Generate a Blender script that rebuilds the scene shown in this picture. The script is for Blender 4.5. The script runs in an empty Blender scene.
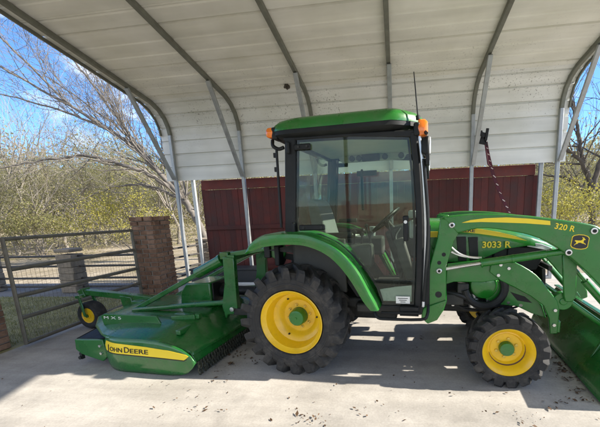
import bpy, bmesh, math, random
import numpy as np
from mathutils import Vector, Matrix, Euler
PI = math.pi
random.seed(7)
SC = bpy.context.scene
COL = SC.collection

# ------------------------------------------------------------------ camera
F_PX, CX, CY = 323.74, 355.46, 266.47          # focal length and optical centre of the 600 px wide photograph
PITCH, ROLL, YAW, EYE = .1807, -.0364, -.1303, 1.507
cam_d = bpy.data.cameras.new('camera'); cam = bpy.data.objects.new('camera', cam_d); COL.objects.link(cam)
cy, sy, cp, sp, cr, sr = math.cos(YAW), math.sin(YAW), math.cos(PITCH), math.sin(PITCH), math.cos(ROLL), math.sin(ROLL)
Rv = Vector((cy, -sy, 0)); Fv = Vector((sy, cy, 0)); Uv = Vector((0, 0, 1))
F2 = Fv*cp - Uv*sp; U2 = Uv*cp + Fv*sp
R2 = Rv*cr + U2*sr; U3 = U2*cr - Rv*sr
M = Matrix.Identity(4)
for i in range(3):
    M[i][0], M[i][1], M[i][2] = R2[i], U3[i], -F2[i]
M[2][3] = EYE
cam.matrix_world = M
cam_d.sensor_width = 36; cam_d.lens = F_PX/600*36
cam_d.shift_x = -(CX-300)/600; cam_d.shift_y = (CY-213.5)/600
cam_d.clip_start = .05; cam_d.clip_end = 800
SC.camera = cam

# ------------------------------------------------------------------ world and sun
SUN = Vector((1, .05, .645)).normalized()
SUN_EL = math.asin(SUN.z); SUN_AZ = math.atan2(SUN.x, SUN.y)
W = bpy.data.worlds.new('World'); SC.world = W; W.use_nodes = True
nt = W.node_tree; nt.nodes.clear()
def wn(t, **k):
    n = nt.nodes.new(t)
    for a, b in k.items(): setattr(n, a, b)
    return n
sky = wn('ShaderNodeTexSky', sky_type='NISHITA', sun_disc=False)
sky.sun_elevation = SUN_EL; sky.sun_rotation = SUN_AZ
sky.air_density = 1.0; sky.dust_density = .3; sky.ozone_density = 3.5
tc = wn('ShaderNodeTexCoord'); mp = wn('ShaderNodeMapping'); mp.inputs['Scale'].default_value = (1.0, 1.0, 2.6)
cn = wn('ShaderNodeTexNoise'); cn.inputs['Scale'].default_value = 2.6; cn.inputs['Detail'].default_value = 7; cn.inputs['Roughness'].default_value = .62
sxyz = wn('ShaderNodeSeparateXYZ'); fill_bank = wn('ShaderNodeMapRange'); cadd = wn('ShaderNodeMath', operation='ADD')
fill_bank.inputs[1].default_value = .25; fill_bank.inputs[2].default_value = -.5; fill_bank.inputs[3].default_value = 0; fill_bank.inputs[4].default_value = .13  # unseen cloud bank behind the camera, added to whiten the fill light
crp = wn('ShaderNodeValToRGB'); crp.color_ramp.elements[0].position = .53; crp.color_ramp.elements[1].position = .78
mx = wn('ShaderNodeMix', data_type='RGBA'); mx.inputs['B'].default_value = (7.4, 7.4, 7.3, 1)
bg = wn('ShaderNodeBackground'); bg.inputs['Strength'].default_value = .12
wo = wn('ShaderNodeOutputWorld')
tint = wn('ShaderNodeMix', data_type='RGBA', blend_type='MULTIPLY'); tint.inputs[0].default_value = 1; tint.inputs['B'].default_value = (.50, .71, .96, 1)
L = nt.links.new
L(tc.outputs['Generated'], mp.inputs['Vector']); L(mp.outputs['Vector'], cn.inputs['Vector']); L(tc.outputs['Generated'], sxyz.inputs[0]); L(sxyz.outputs['Y'], fill_bank.inputs[0]); L(cn.outputs['Fac'], cadd.inputs[0]); L(fill_bank.outputs[0], cadd.inputs[1]); L(cadd.outputs[0], crp.inputs['Fac'])
L(crp.outputs['Color'], mx.inputs['Factor']); L(sky.outputs['Color'], tint.inputs['A']); L(tint.outputs['Result'], mx.inputs['A']); L(mx.outputs['Result'], bg.inputs['Color']); L(bg.outputs['Background'], wo.inputs['Surface'])
sun_d = bpy.data.lights.new('sun', 'SUN'); sun_d.energy = 4.6; sun_d.angle = math.radians(.53); sun_d.color = (1, .93, .82)
sun = bpy.data.objects.new('sun', sun_d); COL.objects.link(sun)
sun.rotation_euler = SUN.to_track_quat('Z', 'Y').to_euler(); sun.location = (30, 3, 25)
SC.view_settings.view_transform = 'Standard'; SC.view_settings.look = 'None'
SC.view_settings.exposure = 1.36; SC.view_settings.gamma = 1; SC.view_settings.use_curve_mapping = False
SC.cycles.max_bounces = 10; SC.cycles.diffuse_bounces = 5; SC.cycles.transparent_max_bounces = 16
SC.cycles.sample_clamp_indirect = 6; SC.cycles.caustics_reflective = False; SC.cycles.caustics_refractive = False
try: SC.cycles.use_denoising = True
except Exception: pass

# ------------------------------------------------------------------ materials
def mat(name, base, rough=.5, metal=0., var=.12, vscale=6., bump=0., bscale=40., coat=0., dirt=None, dirt_amt=.0, dscale=3., rvar=.1, spec=.5, island=0.):
    m = bpy.data.materials.new(name); m.use_nodes = True; t = m.node_tree; n = t.nodes; l = t.links.new
    p = n['Principled BSDF']; p.inputs['Roughness'].default_value = rough; p.inputs['Metallic'].default_value = metal
    p.inputs['Coat Weight'].default_value = coat; p.inputs['Coat Roughness'].default_value = .08; p.inputs['Specular IOR Level'].default_value = spec
    c = n.new('ShaderNodeTexCoord')
    a = n.new('ShaderNodeTexNoise'); a.inputs['Scale'].default_value = vscale; a.inputs['Detail'].default_value = 6; a.inputs['Roughness'].default_value = .6
    l(c.outputs['Object'], a.inputs['Vector'])
    r = n.new('ShaderNodeMapRange'); r.inputs[1].default_value = .3; r.inputs[2].default_value = .7
    r.inputs[3].default_value = 1-var; r.inputs[4].default_value = 1+var; l(a.outputs['Fac'], r.inputs[0])
    mul = n.new('ShaderNodeMix'); mul.data_type = 'RGBA'; mul.blend_type = 'MULTIPLY'; mul.inputs[0].default_value = 1
    mul.inputs['A'].default_value = (*base, 1); l(r.outputs[0], mul.inputs['B'])
    out = mul.outputs['Result']
    if island:
        gi = n.new('ShaderNodeNewGeometry'); ki = n.new('ShaderNodeMapRange'); ki.inputs[3].default_value = 1-island; ki.inputs[4].default_value = 1+island; l(gi.outputs['Random Per Island'], ki.inputs[0])
        mi = n.new('ShaderNodeMix'); mi.data_type = 'RGBA'; mi.blend_type = 'MULTIPLY'; mi.inputs[0].default_value = 1; l(out, mi.inputs['A']); l(ki.outputs[0], mi.inputs['B']); out = mi.outputs['Result']
    if dirt:
        d = n.new('ShaderNodeTexNoise'); d.inputs['Scale'].default_value = dscale; d.inputs['Detail'].default_value = 9; d.inputs['Roughness'].default_value = .7
        l(c.outputs['Object'], d.inputs['Vector'])
        dr = n.new('ShaderNodeMapRange'); dr.inputs[1].default_value = .48; dr.inputs[2].default_value = .75; dr.inputs[3].default_value = 0; dr.inputs[4].default_value = dirt_amt
        l(d.outputs['Fac'], dr.inputs[0])
        dm = n.new('ShaderNodeMix'); dm.data_type = 'RGBA'; dm.inputs['B'].default_value = (*dirt, 1); l(dr.outputs[0], dm.inputs[0]); l(out, dm.inputs['A']); out = dm.outputs['Result']
    l(out, p.inputs['Base Color'])
    rr = n.new('ShaderNodeMapRange'); rr.inputs[1].default_value = .3; rr.inputs[2].default_value = .7
    rr.inputs[3].default_value = max(.02, rough-rvar); rr.inputs[4].default_value = min(1, rough+rvar); l(a.outputs['Fac'], rr.inputs[0]); l(rr.outputs[0], p.inputs['Roughness'])
    if bump:
        b = n.new('ShaderNodeTexNoise'); b.inputs['Scale'].default_value = bscale; b.inputs['Detail'].default_value = 8; l(c.outputs['Object'], b.inputs['Vector'])
        bn = n.new('ShaderNodeBump'); bn.inputs['Strength'].default_value = bump; bn.inputs['Distance'].default_value = .01
        l(b.outputs['Fac'], bn.inputs['Height']); l(bn.outputs['Normal'], p.inputs['Normal'])
    return m
def leafmat(name, cols, trans=.35):
    m = bpy.data.materials.new(name); m.use_nodes = True; t = m.node_tree; n = t.nodes; l = t.links.new
    p = n['Principled BSDF']; p.inputs['Roughness'].default_value = .6; p.inputs['Specular IOR Level'].default_value = .25
    g = n.new('ShaderNodeNewGeometry'); cr_ = n.new('ShaderNodeValToRGB'); e = cr_.color_ramp.elements
    e[0].color = (*cols[0], 1); e[1].color = (*cols[-1], 1)
    for i, c in enumerate(cols[1:-1]):
        q = e.new((i+1)/(len(cols)-1)); q.color = (*c, 1)
    l(g.outputs['Random Per Island'], cr_.inputs['Fac']); l(cr_.outputs['Color'], p.inputs['Base Color'])
    tr = n.new('ShaderNodeBsdfTranslucent'); l(cr_.outputs['Color'], tr.inputs['Color'])
    ms = n.new('ShaderNodeMixShader'); ms.inputs[0].default_value = trans
    l(p.outputs[0], ms.inputs[1]); l(tr.outputs[0], ms.inputs[2]); l(ms.outputs[0], n['Material Output'].inputs['Surface'])
    return m
def glassmat(name, tint, refl=.10):
    m = bpy.data.materials.new(name); m.use_nodes = True; t = m.node_tree; n = t.nodes; l = t.links.new
    n.remove(n['Principled BSDF'])
    tr = n.new('ShaderNodeBsdfTransparent'); tr.inputs['Color'].default_value = (*tint, 1)
    gl = n.new('ShaderNodeBsdfGlossy'); gl.inputs['Roughness'].default_value = .02; gl.inputs['Color'].default_value = (.9, .95, .92, 1)
    fr = n.new('ShaderNodeLayerWeight'); fr.inputs['Blend'].default_value = .25
    mr = n.new('ShaderNodeMapRange'); mr.inputs[3].default_value = refl; mr.inputs[4].default_value = .40; l(fr.outputs['Fresnel'], mr.inputs[0])
    ms = n.new('ShaderNodeMixShader'); l(mr.outputs[0], ms.inputs[0]); l(tr.outputs[0], ms.inputs[1]); l(gl.outputs[0], ms.inputs[2])
    l(ms.outputs[0], n['Material Output'].inputs['Surface'])
    return m
GREEN = mat('green_paint', (.011, .145, .014), .32, 0, .10, 5, .02, 300, .35, (.13, .135, .085), .36, 7, rvar=.16)
GREEN2 = mat('implement_green', (.010, .115, .018), .30, 0, .12, 5, .03, 200, .4, (.12, .125, .085), .38, 8, rvar=.16)
YELLOW = mat('yellow_paint', (.80, .50, .010), .38, 0, .06, 6, .02, 200, .25, (.22, .14, .05), .30, 9)
DECALY = mat('yellow_decal', (.82, .60, .02), .4, 0, .03, 6)
DECALK = mat('black_decal', (.012, .012, .012), .4, 0, .05, 6)
RUBBER = mat('tyre_rubber', (.019, .0185, .018), .78, 0, .25, 9, .15, 120, 0, (.13, .115, .095), .55, 9)
BLACK = mat('black_plastic', (.009, .010, .010), .5, 0, .2, 8, .06, 200, 0, (.05, .05, .045), .22, 6, spec=.3)
DARK = mat('dark_running_gear', (.012, .013, .011), .6, 0, .3, 10, .2, 60, 0, (.06, .055, .04), .5, 8)
STEEL = mat('bright_steel', (.6, .6, .58), .3, .9, .12, 12)
GALV = mat('galvanised_steel', (.36, .38, .39), .5, .55, .16, 9, .04, 80, 0, (.20, .19, .16), .35, 7)
GALVD = mat('dark_trim_shaded_bow', (.17, .175, .145), .6, .2, .2, 8, .05, 80, 0, (.10, .09, .06), .5, 5)
AMBER = mat('amber_lens', (.85, .20, .015), .2, 0, .05, 20, 0, 1, .6)
WHITE = mat('white_lens_and_lit_edge', (.75, .77, .76), .12, .3, .05, 8, 0, 1, .6)
STICK = mat('white_sticker', (.72, .72, .68), .5, 0, .06, 30)
SEATM = mat('grey_seat_fabric', (.12, .125, .12), .8, 0, .15, 20, .2, 200)
TAN = mat('cab_lining', (.42, .44, .36), .8, 0, .08, 8, .05, 100)
DUSTY = mat('dusty_console', (.045, .046, .04), .7, 0, .3, 8, .1, 100)
CLEARP = mat('pale_plastic_and_reflection', (.34, .36, .34), .25, 0, .1, 6, 0, 1, .3)
ROPE = mat('red_strap', (.075, .012, .022), .8, 0, .4, 30, .3, 200)
ROPEW = mat('pale_strap', (.55, .48, .45), .8, 0, .2, 30)
REDF = mat('red_boards', (.085, .015, .012), .7, 0, .35, 4, .25, 40, 0, (.045, .014, .012), .6, 3, island=.35)
REDT = mat('red_rail_board', (.13, .022, .016), .65, 0, .25, 5, .2, 40, 0, (.06, .015, .012), .5, 3)
GREYB = mat('dark_grey_box', (.045, .048, .05), .6, 0, .2, 6, .1, 60)
PVC = mat('white_pipe', (.62, .62, .6), .5, 0, .1, 6)
GLASS = glassmat('tinted_glass', (.86, .92, .87), .018)
BARK = mat('grey_bark', (.145, .128, .108), .9, 0, .35, 6, .5, 30)
BARKD = mat('dark_bark', (.095, .08, .065), .9, 0, .35, 6, .5, 30)
BARKP = mat('pale_twigs', (.225, .20, .165), .9, 0, .3, 3)
LEAF_Y = leafmat('yellow_leaves', [(.34, .30, .05), (.40, .36, .07), (.29, .29, .07)])
LEAF_G = leafmat('yellow_green_leaves', [(.22, .235, .085), (.27, .27, .10), (.32, .295, .13), (.23, .21, .11)], .5)
LEAF_D = leafmat('olive_leaves', [(.18, .195, .075), (.23, .225, .095), (.27, .245, .12)], .5)
LEAF_B = leafmat('buff_leaves', [(.32, .28, .15), (.27, .255, .11), (.38, .32, .20), (.24, .24, .085)], .5)
LITTER = leafmat('dead_leaves', [(.07, .042, .024), (.12, .072, .04), (.09, .058, .038), (.17, .105, .06)], .15)
GRASSM = leafmat('lawn_grass', [(.16, .18, .05), (.24, .23, .08), (.30, .27, .12), (.12, .15, .04)], .3)

def concrete():
    m = bpy.data.materials.new('concrete'); m.use_nodes = True; t = m.node_tree; n = t.nodes; l = t.links.new
    p = n['Principled BSDF']; p.inputs['Roughness'].default_value = .85; p.inputs['Specular IOR Level'].default_value = .3
    c = n.new('ShaderNodeTexCoord')
    def noise(s, d, ro=.6, off=0):
        mpn = n.new('ShaderNodeMapping'); mpn.inputs['Location'].default_value = (off, off*.7, 0); l(c.outputs['Object'], mpn.inputs['Vector'])
        q = n.new('ShaderNodeTexNoise'); q.inputs['Scale'].default_value = s; q.inputs['Detail'].default_value = d; q.inputs['Roughness'].default_value = ro; l(mpn.outputs[0], q.inputs['Vector']); return q
    a = noise(.9, 8, .62); b = noise(7, 8, .7, 3); d = noise(60, 4, .7, 7); st = noise(2.3, 6, .55, 11)
    r = n.new('ShaderNodeValToRGB'); e = r.color_ramp.elements
    e[0].position = .3; e[0].color = (.33, .305, .265, 1); e[1].position = .7; e[1].color = (.47, .44, .395, 1); l(a.outputs['Fac'], r.inputs[0])
    def mixm(src, fac, lo, hi, f0=.3, f1=.7):
        k = n.new('ShaderNodeMapRange'); k.inputs[1].default_value = f0; k.inputs[2].default_value = f1; k.inputs[3].default_value = lo; k.inputs[4].default_value = hi; l(fac.outputs['Fac'], k.inputs[0])
        q = n.new('ShaderNodeMix'); q.data_type = 'RGBA'; q.blend_type = 'MULTIPLY'; q.inputs[0].default_value = 1; l(src, q.inputs['A']); l(k.outputs[0], q.inputs['B']); return q.outputs['Result']
    o = mixm(r.outputs['Color'], b, .88, 1.08); o = mixm(o, d, .86, 1.1); o = mixm(o, st, 1.0, .78, .56, .72)
    ms_ = n.new('ShaderNodeMapping'); ms_.inputs['Scale'].default_value = (.3, 2.6, 1); ms_.inputs['Rotation'].default_value = (0, 0, .06); l(c.outputs['Object'], ms_.inputs['Vector'])
    sn_ = n.new('ShaderNodeTexNoise'); sn_.inputs['Scale'].default_value = 1.5; sn_.inputs['Detail'].default_value = 7; sn_.inputs['Roughness'].default_value = .65; l(ms_.outputs[0], sn_.inputs['Vector']); o = mixm(o, sn_, .86, 1.06, .38, .6)
    v = n.new('ShaderNodeTexVoronoi'); v.inputs['Scale'].default_value = 11; l(c.outputs['Object'], v.inputs['Vector'])
    k = n.new('ShaderNodeMapRange'); k.inputs[1].default_value = .04; k.inputs[2].default_value = .10; k.inputs[3].default_value = .62; k.inputs[4].default_value = 1; l(v.outputs['Distance'], k.inputs[0])
    q = n.new('ShaderNodeMix'); q.data_type = 'RGBA'; q.blend_type = 'MULTIPLY'; l(b.outputs['Fac'], q.inputs[0]); l(o, q.inputs['A']); l(k.outputs[0], q.inputs['B'])
    l(q.outputs['Result'], p.inputs['Base Color'])
    bn = n.new('ShaderNodeBump'); bn.inputs['Strength'].default_value = .25; bn.inputs['Distance'].default_value = .006; l(b.outputs['Fac'], bn.inputs['Height'])
    l(bn.outputs['Normal'], p.inputs['Normal'])
    return m
def sheetmat(name, base):
    # ribbed steel sheet: pale paint, mould specks gathered near the eave bend, streaks
    m = bpy.data.materials.new(name); m.use_nodes = True; t = m.node_tree; n = t.nodes; l = t.links.new
    p = n['Principled BSDF']; p.inputs['Roughness'].default_value = .5; p.inputs['Specular IOR Level'].default_value = .4
    c = n.new('ShaderNodeTexCoord')
    a = n.new('ShaderNodeTexNoise'); a.inputs['Scale'].default_value = 1.6; a.inputs['Detail'].default_value = 8; l(c.outputs['Object'], a.inputs['Vector'])
    r = n.new('ShaderNodeValToRGB'); e = r.color_ramp.elements; e[0].position = .3; e[1].position = .7
    e[0].color = (base[0]*.84, base[1]*.84, base[2]*.80, 1); e[1].color = (*base, 1); l(a.outputs['Fac'], r.inputs[0])
    sx = n.new('ShaderNodeSeparateXYZ'); l(c.outputs['Object'], sx.inputs[0])
    # mould: noise specks, masked around the bend by height (a real stain that follows the seam there)
    s = n.new('ShaderNodeTexNoise'); s.inputs['Scale'].default_value = 34; s.inputs['Detail'].default_value = 3; l(c.outputs['Object'], s.inputs['Vector'])
    s2 = n.new('ShaderNodeTexNoise'); s2.inputs['Scale'].default_value = 2.2; s2.inputs['Detail'].default_value = 4; l(c.outputs['Object'], s2.inputs['Vector'])
    z1 = n.new('ShaderNodeMapRange'); z1.inputs[1].default_value = 2.75; z1.inputs[2].default_value = 3.35; l(sx.outputs['Z'], z1.inputs[0])
    z2 = n.new('ShaderNodeMapRange'); z2.inputs[1].default_value = 3.95; z2.inputs[2].default_value = 3.55; l(sx.outputs['Z'], z2.inputs[0])
    mm = n.new('ShaderNodeMath'); mm.operation = 'MULTIPLY'; l(z1.outputs[0], mm.inputs[0]); l(z2.outputs[0], mm.inputs[1])
    th = n.new('ShaderNodeMapRange'); th.inputs[1].default_value = .60; th.inputs[2].default_value = .68; l(s.outputs['Fac'], th.inputs[0])
    th2 = n.new('ShaderNodeMapRange'); th2.inputs[1].default_value = .40; th2.inputs[2].default_value = .60; l(s2.outputs['Fac'], th2.inputs[0])
    m2 = n.new('ShaderNodeMath'); m2.operation = 'MULTIPLY'; l(mm.outputs[0], m2.inputs[0]); l(th.outputs[0], m2.inputs[1])
    m3 = n.new('ShaderNodeMath'); m3.operation = 'MULTIPLY'; l(m2.outputs[0], m3.inputs[0]); l(th2.outputs[0], m3.inputs[1])
    m4 = n.new('ShaderNodeMath'); m4.operation = 'MULTIPLY'; m4.inputs[1].default_value = .65; l(m3.outputs[0], m4.inputs[0])
    mx_ = n.new('ShaderNodeMix'); mx_.data_type = 'RGBA'; mx_.inputs['B'].default_value = (.075, .065, .045, 1); l(m4.outputs[0], mx_.inputs[0]); l(r.outputs['Color'], mx_.inputs['A'])
    st = n.new('ShaderNodeMapping'); st.inputs['Scale'].default_value = (.7, 6, 6); l(c.outputs['Object'], st.inputs['Vector'])
    sn = n.new('ShaderNodeTexNoise'); sn.inputs['Scale'].default_value = 1; sn.inputs['Detail'].default_value = 5; l(st.outputs[0], sn.inputs['Vector'])
    k = n.new('ShaderNodeMapRange'); k.inputs[1].default_value = .35; k.inputs[2].default_value = .65; k.inputs[3].default_value = .90; k.inputs[4].default_value = 1.03; l(sn.outputs['Fac'], k.inputs[0])
    q = n.new('ShaderNodeMix'); q.data_type = 'RGBA'; q.blend_type = 'MULTIPLY'; q.inputs[0].default_value = 1; l(mx_.outputs['Result'], q.inputs['A']); l(k.outputs[0], q.inputs['B'])
    l(q.outputs['Result'], p.inputs['Base Color'])
    return m
def brickmat():
    m = bpy.data.materials.new('brick'); m.use_nodes = True; t = m.node_tree; n = t.nodes; l = t.links.new
    p = n['Principled BSDF']; p.inputs['Roughness'].default_value = .9
    g = n.new('ShaderNodeNewGeometry'); r = n.new('ShaderNodeValToRGB'); e = r.color_ramp.elements
    e[0].color = (.16, .085, .052, 1); e[1].color = (.30, .18, .12, 1); x = e.new(.5); x.color = (.23, .13, .08, 1); l(g.outputs['Random Per Island'], r.inputs[0])
    c = n.new('ShaderNodeTexCoord'); a = n.new('ShaderNodeTexNoise'); a.inputs['Scale'].default_value = 25; a.inputs['Detail'].default_value = 8; l(c.outputs['Object'], a.inputs['Vector'])
    k = n.new('ShaderNodeMapRange'); k.inputs[1].default_value = .3; k.inputs[2].default_value = .7; k.inputs[3].default_value = .7; k.inputs[4].default_value = 1.2; l(a.outputs['Fac'], k.inputs[0])
    q = n.new('ShaderNodeMix'); q.data_type = 'RGBA'; q.blend_type = 'MULTIPLY'; q.inputs[0].default_value = 1; l(r.outputs['Color'], q.inputs['A']); l(k.outputs[0], q.inputs['B']); l(q.outputs['Result'], p.inputs['Base Color'])
    b = n.new('ShaderNodeBump'); b.inputs['Strength'].default_value = .4; b.inputs['Distance'].default_value = .01; l(a.outputs['Fac'], b.inputs['Height']); l(b.outputs['Normal'], p.inputs['Normal'])
    return m
def terrainmat():
    m = bpy.data.materials.new('leaf_strewn_ground'); m.use_nodes = True; t = m.node_tree; n = t.nodes; l = t.links.new
    p = n['Principled BSDF']; p.inputs['Roughness'].default_value = .95; p.inputs['Specular IOR Level'].default_value = .1
    c = n.new('ShaderNodeTexCoord')
    a = n.new('ShaderNodeTexNoise'); a.inputs['Scale'].default_value = .5; a.inputs['Detail'].default_value = 9; a.inputs['Roughness'].default_value = .7; l(c.outputs['Object'], a.inputs['Vector'])
    r = n.new('ShaderNodeValToRGB'); e = r.color_ramp.elements; e[0].position = .30; e[0].color = (.13, .13, .05, 1); e[1].position = .62; e[1].color = (.42, .36, .27, 1)
    x = e.new(.46); x.color = (.30, .25, .17, 1); l(a.outputs['Fac'], r.inputs[0])
    b = n.new('ShaderNodeTexNoise'); b.inputs['Scale'].default_value = 14; b.inputs['Detail'].default_value = 8; b.inputs['Roughness'].default_value = .75; l(c.outputs['Object'], b.inputs['Vector'])
    k = n.new('ShaderNodeMapRange'); k.inputs[1].default_value = .3; k.inputs[2].default_value = .7; k.inputs[3].default_value = .55; k.inputs[4].default_value = 1.3; l(b.outputs['Fac'], k.inputs[0])
    q = n.new('ShaderNodeMix'); q.data_type = 'RGBA'; q.blend_type = 'MULTIPLY'; q.inputs[0].default_value = 1; l(r.outputs['Color'], q.inputs['A']); l(k.outputs[0], q.inputs['B']); l(q.outputs['Result'], p.inputs['Base Color'])
    bn = n.new('ShaderNodeBump'); bn.inputs['Strength'].default_value = .8; bn.inputs['Distance'].default_value = .05; l(b.outputs['Fac'], bn.inputs['Height']); l(bn.outputs['Normal'], p.inputs['Normal'])
    return m
CONC = concrete(); SHEET = sheetmat('roof_sheet_paint', (.82, .81, .75)); SHEETW = sheetmat('wall_sheet_paint', (.80, .81, .79)); BRICK = brickmat(); TERR = terrainmat()
STONE = mat('grey_stone', (.25, .20, .145), .9, 0, .3, 8, .5, 30, 0, (.12, .11, .09), .5, 5)
MORTAR = mat('mortar', (.26, .235, .20), .95, 0, .2, 20, .3, 60)
RAILM = mat('dark_rail_paint', (.05, .045, .04), .6, .2, .3, 10, .1, 60)
GATEM = mat('gate_bronze_paint', (.14, .125, .095), .6, .15, .25, 10, .1, 80)
ROADM = mat('drive_shade_grey', (.17, .165, .155), .9, 0, .15, 3, .3, 60)
GRASSB = mat('lawn_soil', (.24, .22, .10), .95, 0, .35, 4, .5, 40)

# ------------------------------------------------------------------ mesh helpers
class MB:
    def __init__(s): s.bm = bmesh.new()
    def box(s, c, size, rot=(0, 0, 0)):
        m = Matrix.Translation(c) @ Euler(rot).to_matrix().to_4x4() @ Matrix.Diagonal((*size, 1))
        bmesh.ops.create_cube(s.bm, size=1, matrix=m); return s
    def bar(s, a, b, w, h, up=(0, 0, 1)):
        a, b = Vector(a), Vector(b); d = (b-a).normalized(); u = Vector(up)
        if abs(d.dot(u)) > .99: u = Vector((1, 0, 0))
        x = d.cross(u).normalized(); z = x.cross(d).normalized()
        m = Matrix((x*w, (b-a), z*h)).transposed().to_4x4(); m.translation = (a+b)/2
        bmesh.ops.create_cube(s.bm, size=1, matrix=m); return s
    def prism(s, poly, y0, y1):          # polygon in x-z, from y0 to y1
        A = [s.bm.verts.new((x, y0, z)) for x, z in poly]; B = [s.bm.verts.new((x, y1, z)) for x, z in poly]
        s.bm.faces.new(A); s.bm.faces.new(B[::-1]); k = len(poly)
        for i in range(k): s.bm.faces.new((A[i], B[i], B[(i+1) % k], A[(i+1) % k]))
        return s
    def prismf(s, poly, f0, f1):         # polygon in x-z with y given by functions of (x, z)
        A = [s.bm.verts.new((x, f0(x, z), z)) for x, z in poly]; B = [s.bm.verts.new((x, f1(x, z), z)) for x, z in poly]
        s.bm.faces.new(A); s.bm.faces.new(B[::-1]); k = len(poly)
        for i in range(k): s.bm.faces.new((A[i], B[i], B[(i+1) % k], A[(i+1) % k]))
        return s
    def tube(s, pts, r, n=8, cap=True):
        pts = [Vector(p) for p in pts]; rs = r if isinstance(r, (list, tuple)) else [r]*len(pts)
        rings = []; u = None
        for i, p in enumerate(pts):
            d = (pts[min(i+1, len(pts)-1)]-pts[max(i-1, 0)]).normalized()
            if u is None:
                u = Vector((0, 0, 1)) if abs(d.z) < .9 else Vector((1, 0, 0))
            u = (u-d*u.dot(d)).normalized(); v = d.cross(u)
            rings.append([s.bm.verts.new(p+(u*math.cos(2*PI*k/n)+v*math.sin(2*PI*k/n))*rs[i]) for k in range(n)])
        for a, b in zip(rings, rings[1:]):
            for k in range(n): s.bm.faces.new((a[k], a[(k+1) % n], b[(k+1) % n], b[k]))
        if cap: s.bm.faces.new(rings[0][::-1]); s.bm.faces.new(rings[-1])
        return s
    def lathe(s, prof, c, n=48, axis='y', close=False, cap=True):   # prof: (radius, offset along the axis)
        rings = []
        for r, o in prof:
            ring = []
            for k in range(n):
                a = 2*PI*k/n; x, z = r*math.cos(a), r*math.sin(a)
                v = (x, o, z) if axis == 'y' else (x, z, o) if axis == 'z' else (o, x, z)
                ring.append(s.bm.verts.new(Vector(c)+Vector(v)))
            rings.append(ring)
        pr = list(zip(rings, rings[1:]))
        if close: pr.append((rings[-1], rings[0]))
        for a, b in pr:
            for k in range(n): s.bm.faces.new((a[k], a[(k+1) % n], b[(k+1) % n], b[k]))
        if not close and cap:
            for q in (rings[0], rings[-1]): s.bm.faces.new(q)
        return s
    def loft(s, rings, cap=True, closed=True):
        R = [[s.bm.verts.new(p) for p in q] for q in rings]; n = len(R[0])
        for a, b in zip(R, R[1:]):
            for k in range(n if closed else n-1): s.bm.faces.new((a[k], a[(k+1) % n], b[(k+1) % n], b[k]))
        if cap and closed: s.bm.faces.new(R[0][::-1]); s.bm.faces.new(R[-1])
        return s
    def poly(s, pts): s.bm.faces.new([s.bm.verts.new(p) for p in pts]); return s
    def build(s, name, m, parent=None, bevel=0, smooth=35, seg=2, fix=True):
        if fix: bmesh.ops.recalc_face_normals(s.bm, faces=s.bm.faces)
        me = bpy.data.meshes.new(name); s.bm.to_mesh(me); s.bm.free()
        return link(name, me, m, parent, bevel, smooth, seg)
def link(name, me, m, parent=None, bevel=0, smooth=35, seg=2):
    me.materials.append(m)
    if smooth and len(me.polygons):
        me.polygons.foreach_set('use_smooth', [True]*len(me.polygons)); me.set_sharp_from_angle(angle=math.radians(smooth))
    o = bpy.data.objects.new(name, me); COL.objects.link(o)
    if parent: o.parent = parent
    if bevel:
        b = o.modifiers.new('bevel', 'BEVEL'); b.width = bevel; b.segments = seg; b.limit_method = 'ANGLE'; b.angle_limit = math.radians(40)
    return o
def tag(o, label=None, cat=None, group=None, kind=None):
    for k, v in (('label', label), ('category', cat), ('group', group), ('kind', kind)):
        if v: o[k] = v
    return o
def empty(name, loc=(0, 0, 0), rz=0, label=None, cat=None, group=None):
    o = bpy.data.objects.new(name, None); o.empty_display_size = .2; COL.objects.link(o); o.location = loc; o.rotation_euler = (0, 0, rz)
    return tag(o, label, cat, group)
def struct(o): o['kind'] = 'structure'; return o
def copy_tree(o, parent=None):
    c = o.copy(); COL.objects.link(c); c.parent = parent
    for ch in [x for x in COL.objects if x.parent == o]: copy_tree(ch, c)
    return c
def text_mesh(body, size, extrude=.0008, bold=0., shear=0., space=1.):
    cu = bpy.data.curves.new('lettering', 'FONT'); cu.body = body; cu.size = size; cu.extrude = extrude; cu.offset = bold; cu.shear = shear; cu.space_character = space; cu.resolution_u = 3
    o = bpy.data.objects.new('lettering', cu); COL.objects.link(o)
    dg = bpy.context.evaluated_depsgraph_get(); me = bpy.data.meshes.new_from_object(o.evaluated_get(dg))
    bpy.data.objects.remove(o); bpy.data.curves.remove(cu); return me
def lettering(body, size, m, parent, matrix, name='lettering', width=None, **k):
    me = text_mesh(body, size, **k)
    if width:
        xs = [v.co.x for v in me.vertices]; f = width/(max(xs)-min(xs)); me.transform(Matrix.Diagonal((f, 1, 1, 1)))
    me.transform(matrix)
    return link(name, me, m, parent, 0, 0)
def faceY(x, y, z, tilt=0):              # lettering plane that looks towards -y, its baseline tilted about y
    return Matrix.Translation((x, y, z)) @ Matrix.Rotation(-tilt, 4, 'Y') @ Matrix.Rotation(PI/2, 4, 'X')
def lerp_curve(pts, x):
    for (a, b), (c, d) in zip(pts, pts[1:]):
        if a <= x <= c: return b+(d-b)*(x-a)/(c-a)
    return pts[0][1] if x < pts[0][0] else pts[-1][1]
def smoothp(pts, n=4):                   # Catmull-Rom through 2-D or 3-D points
    P = [np.array(p, float) for p in pts]; P = [2*P[0]-P[1]]+P+[2*P[-1]-P[-2]]; out = []
    for i in range(1, len(P)-2):
        for k in range(n):
            t = k/n; a, b, c, d = P[i-1:i+3]
            out.append(tuple(.5*(2*b+(c-a)*t+(2*a-5*b+4*c-d)*t*t+(3*b-a-3*c+d)*t**3)))
    out.append(tuple(P[-2])); return out

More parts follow.
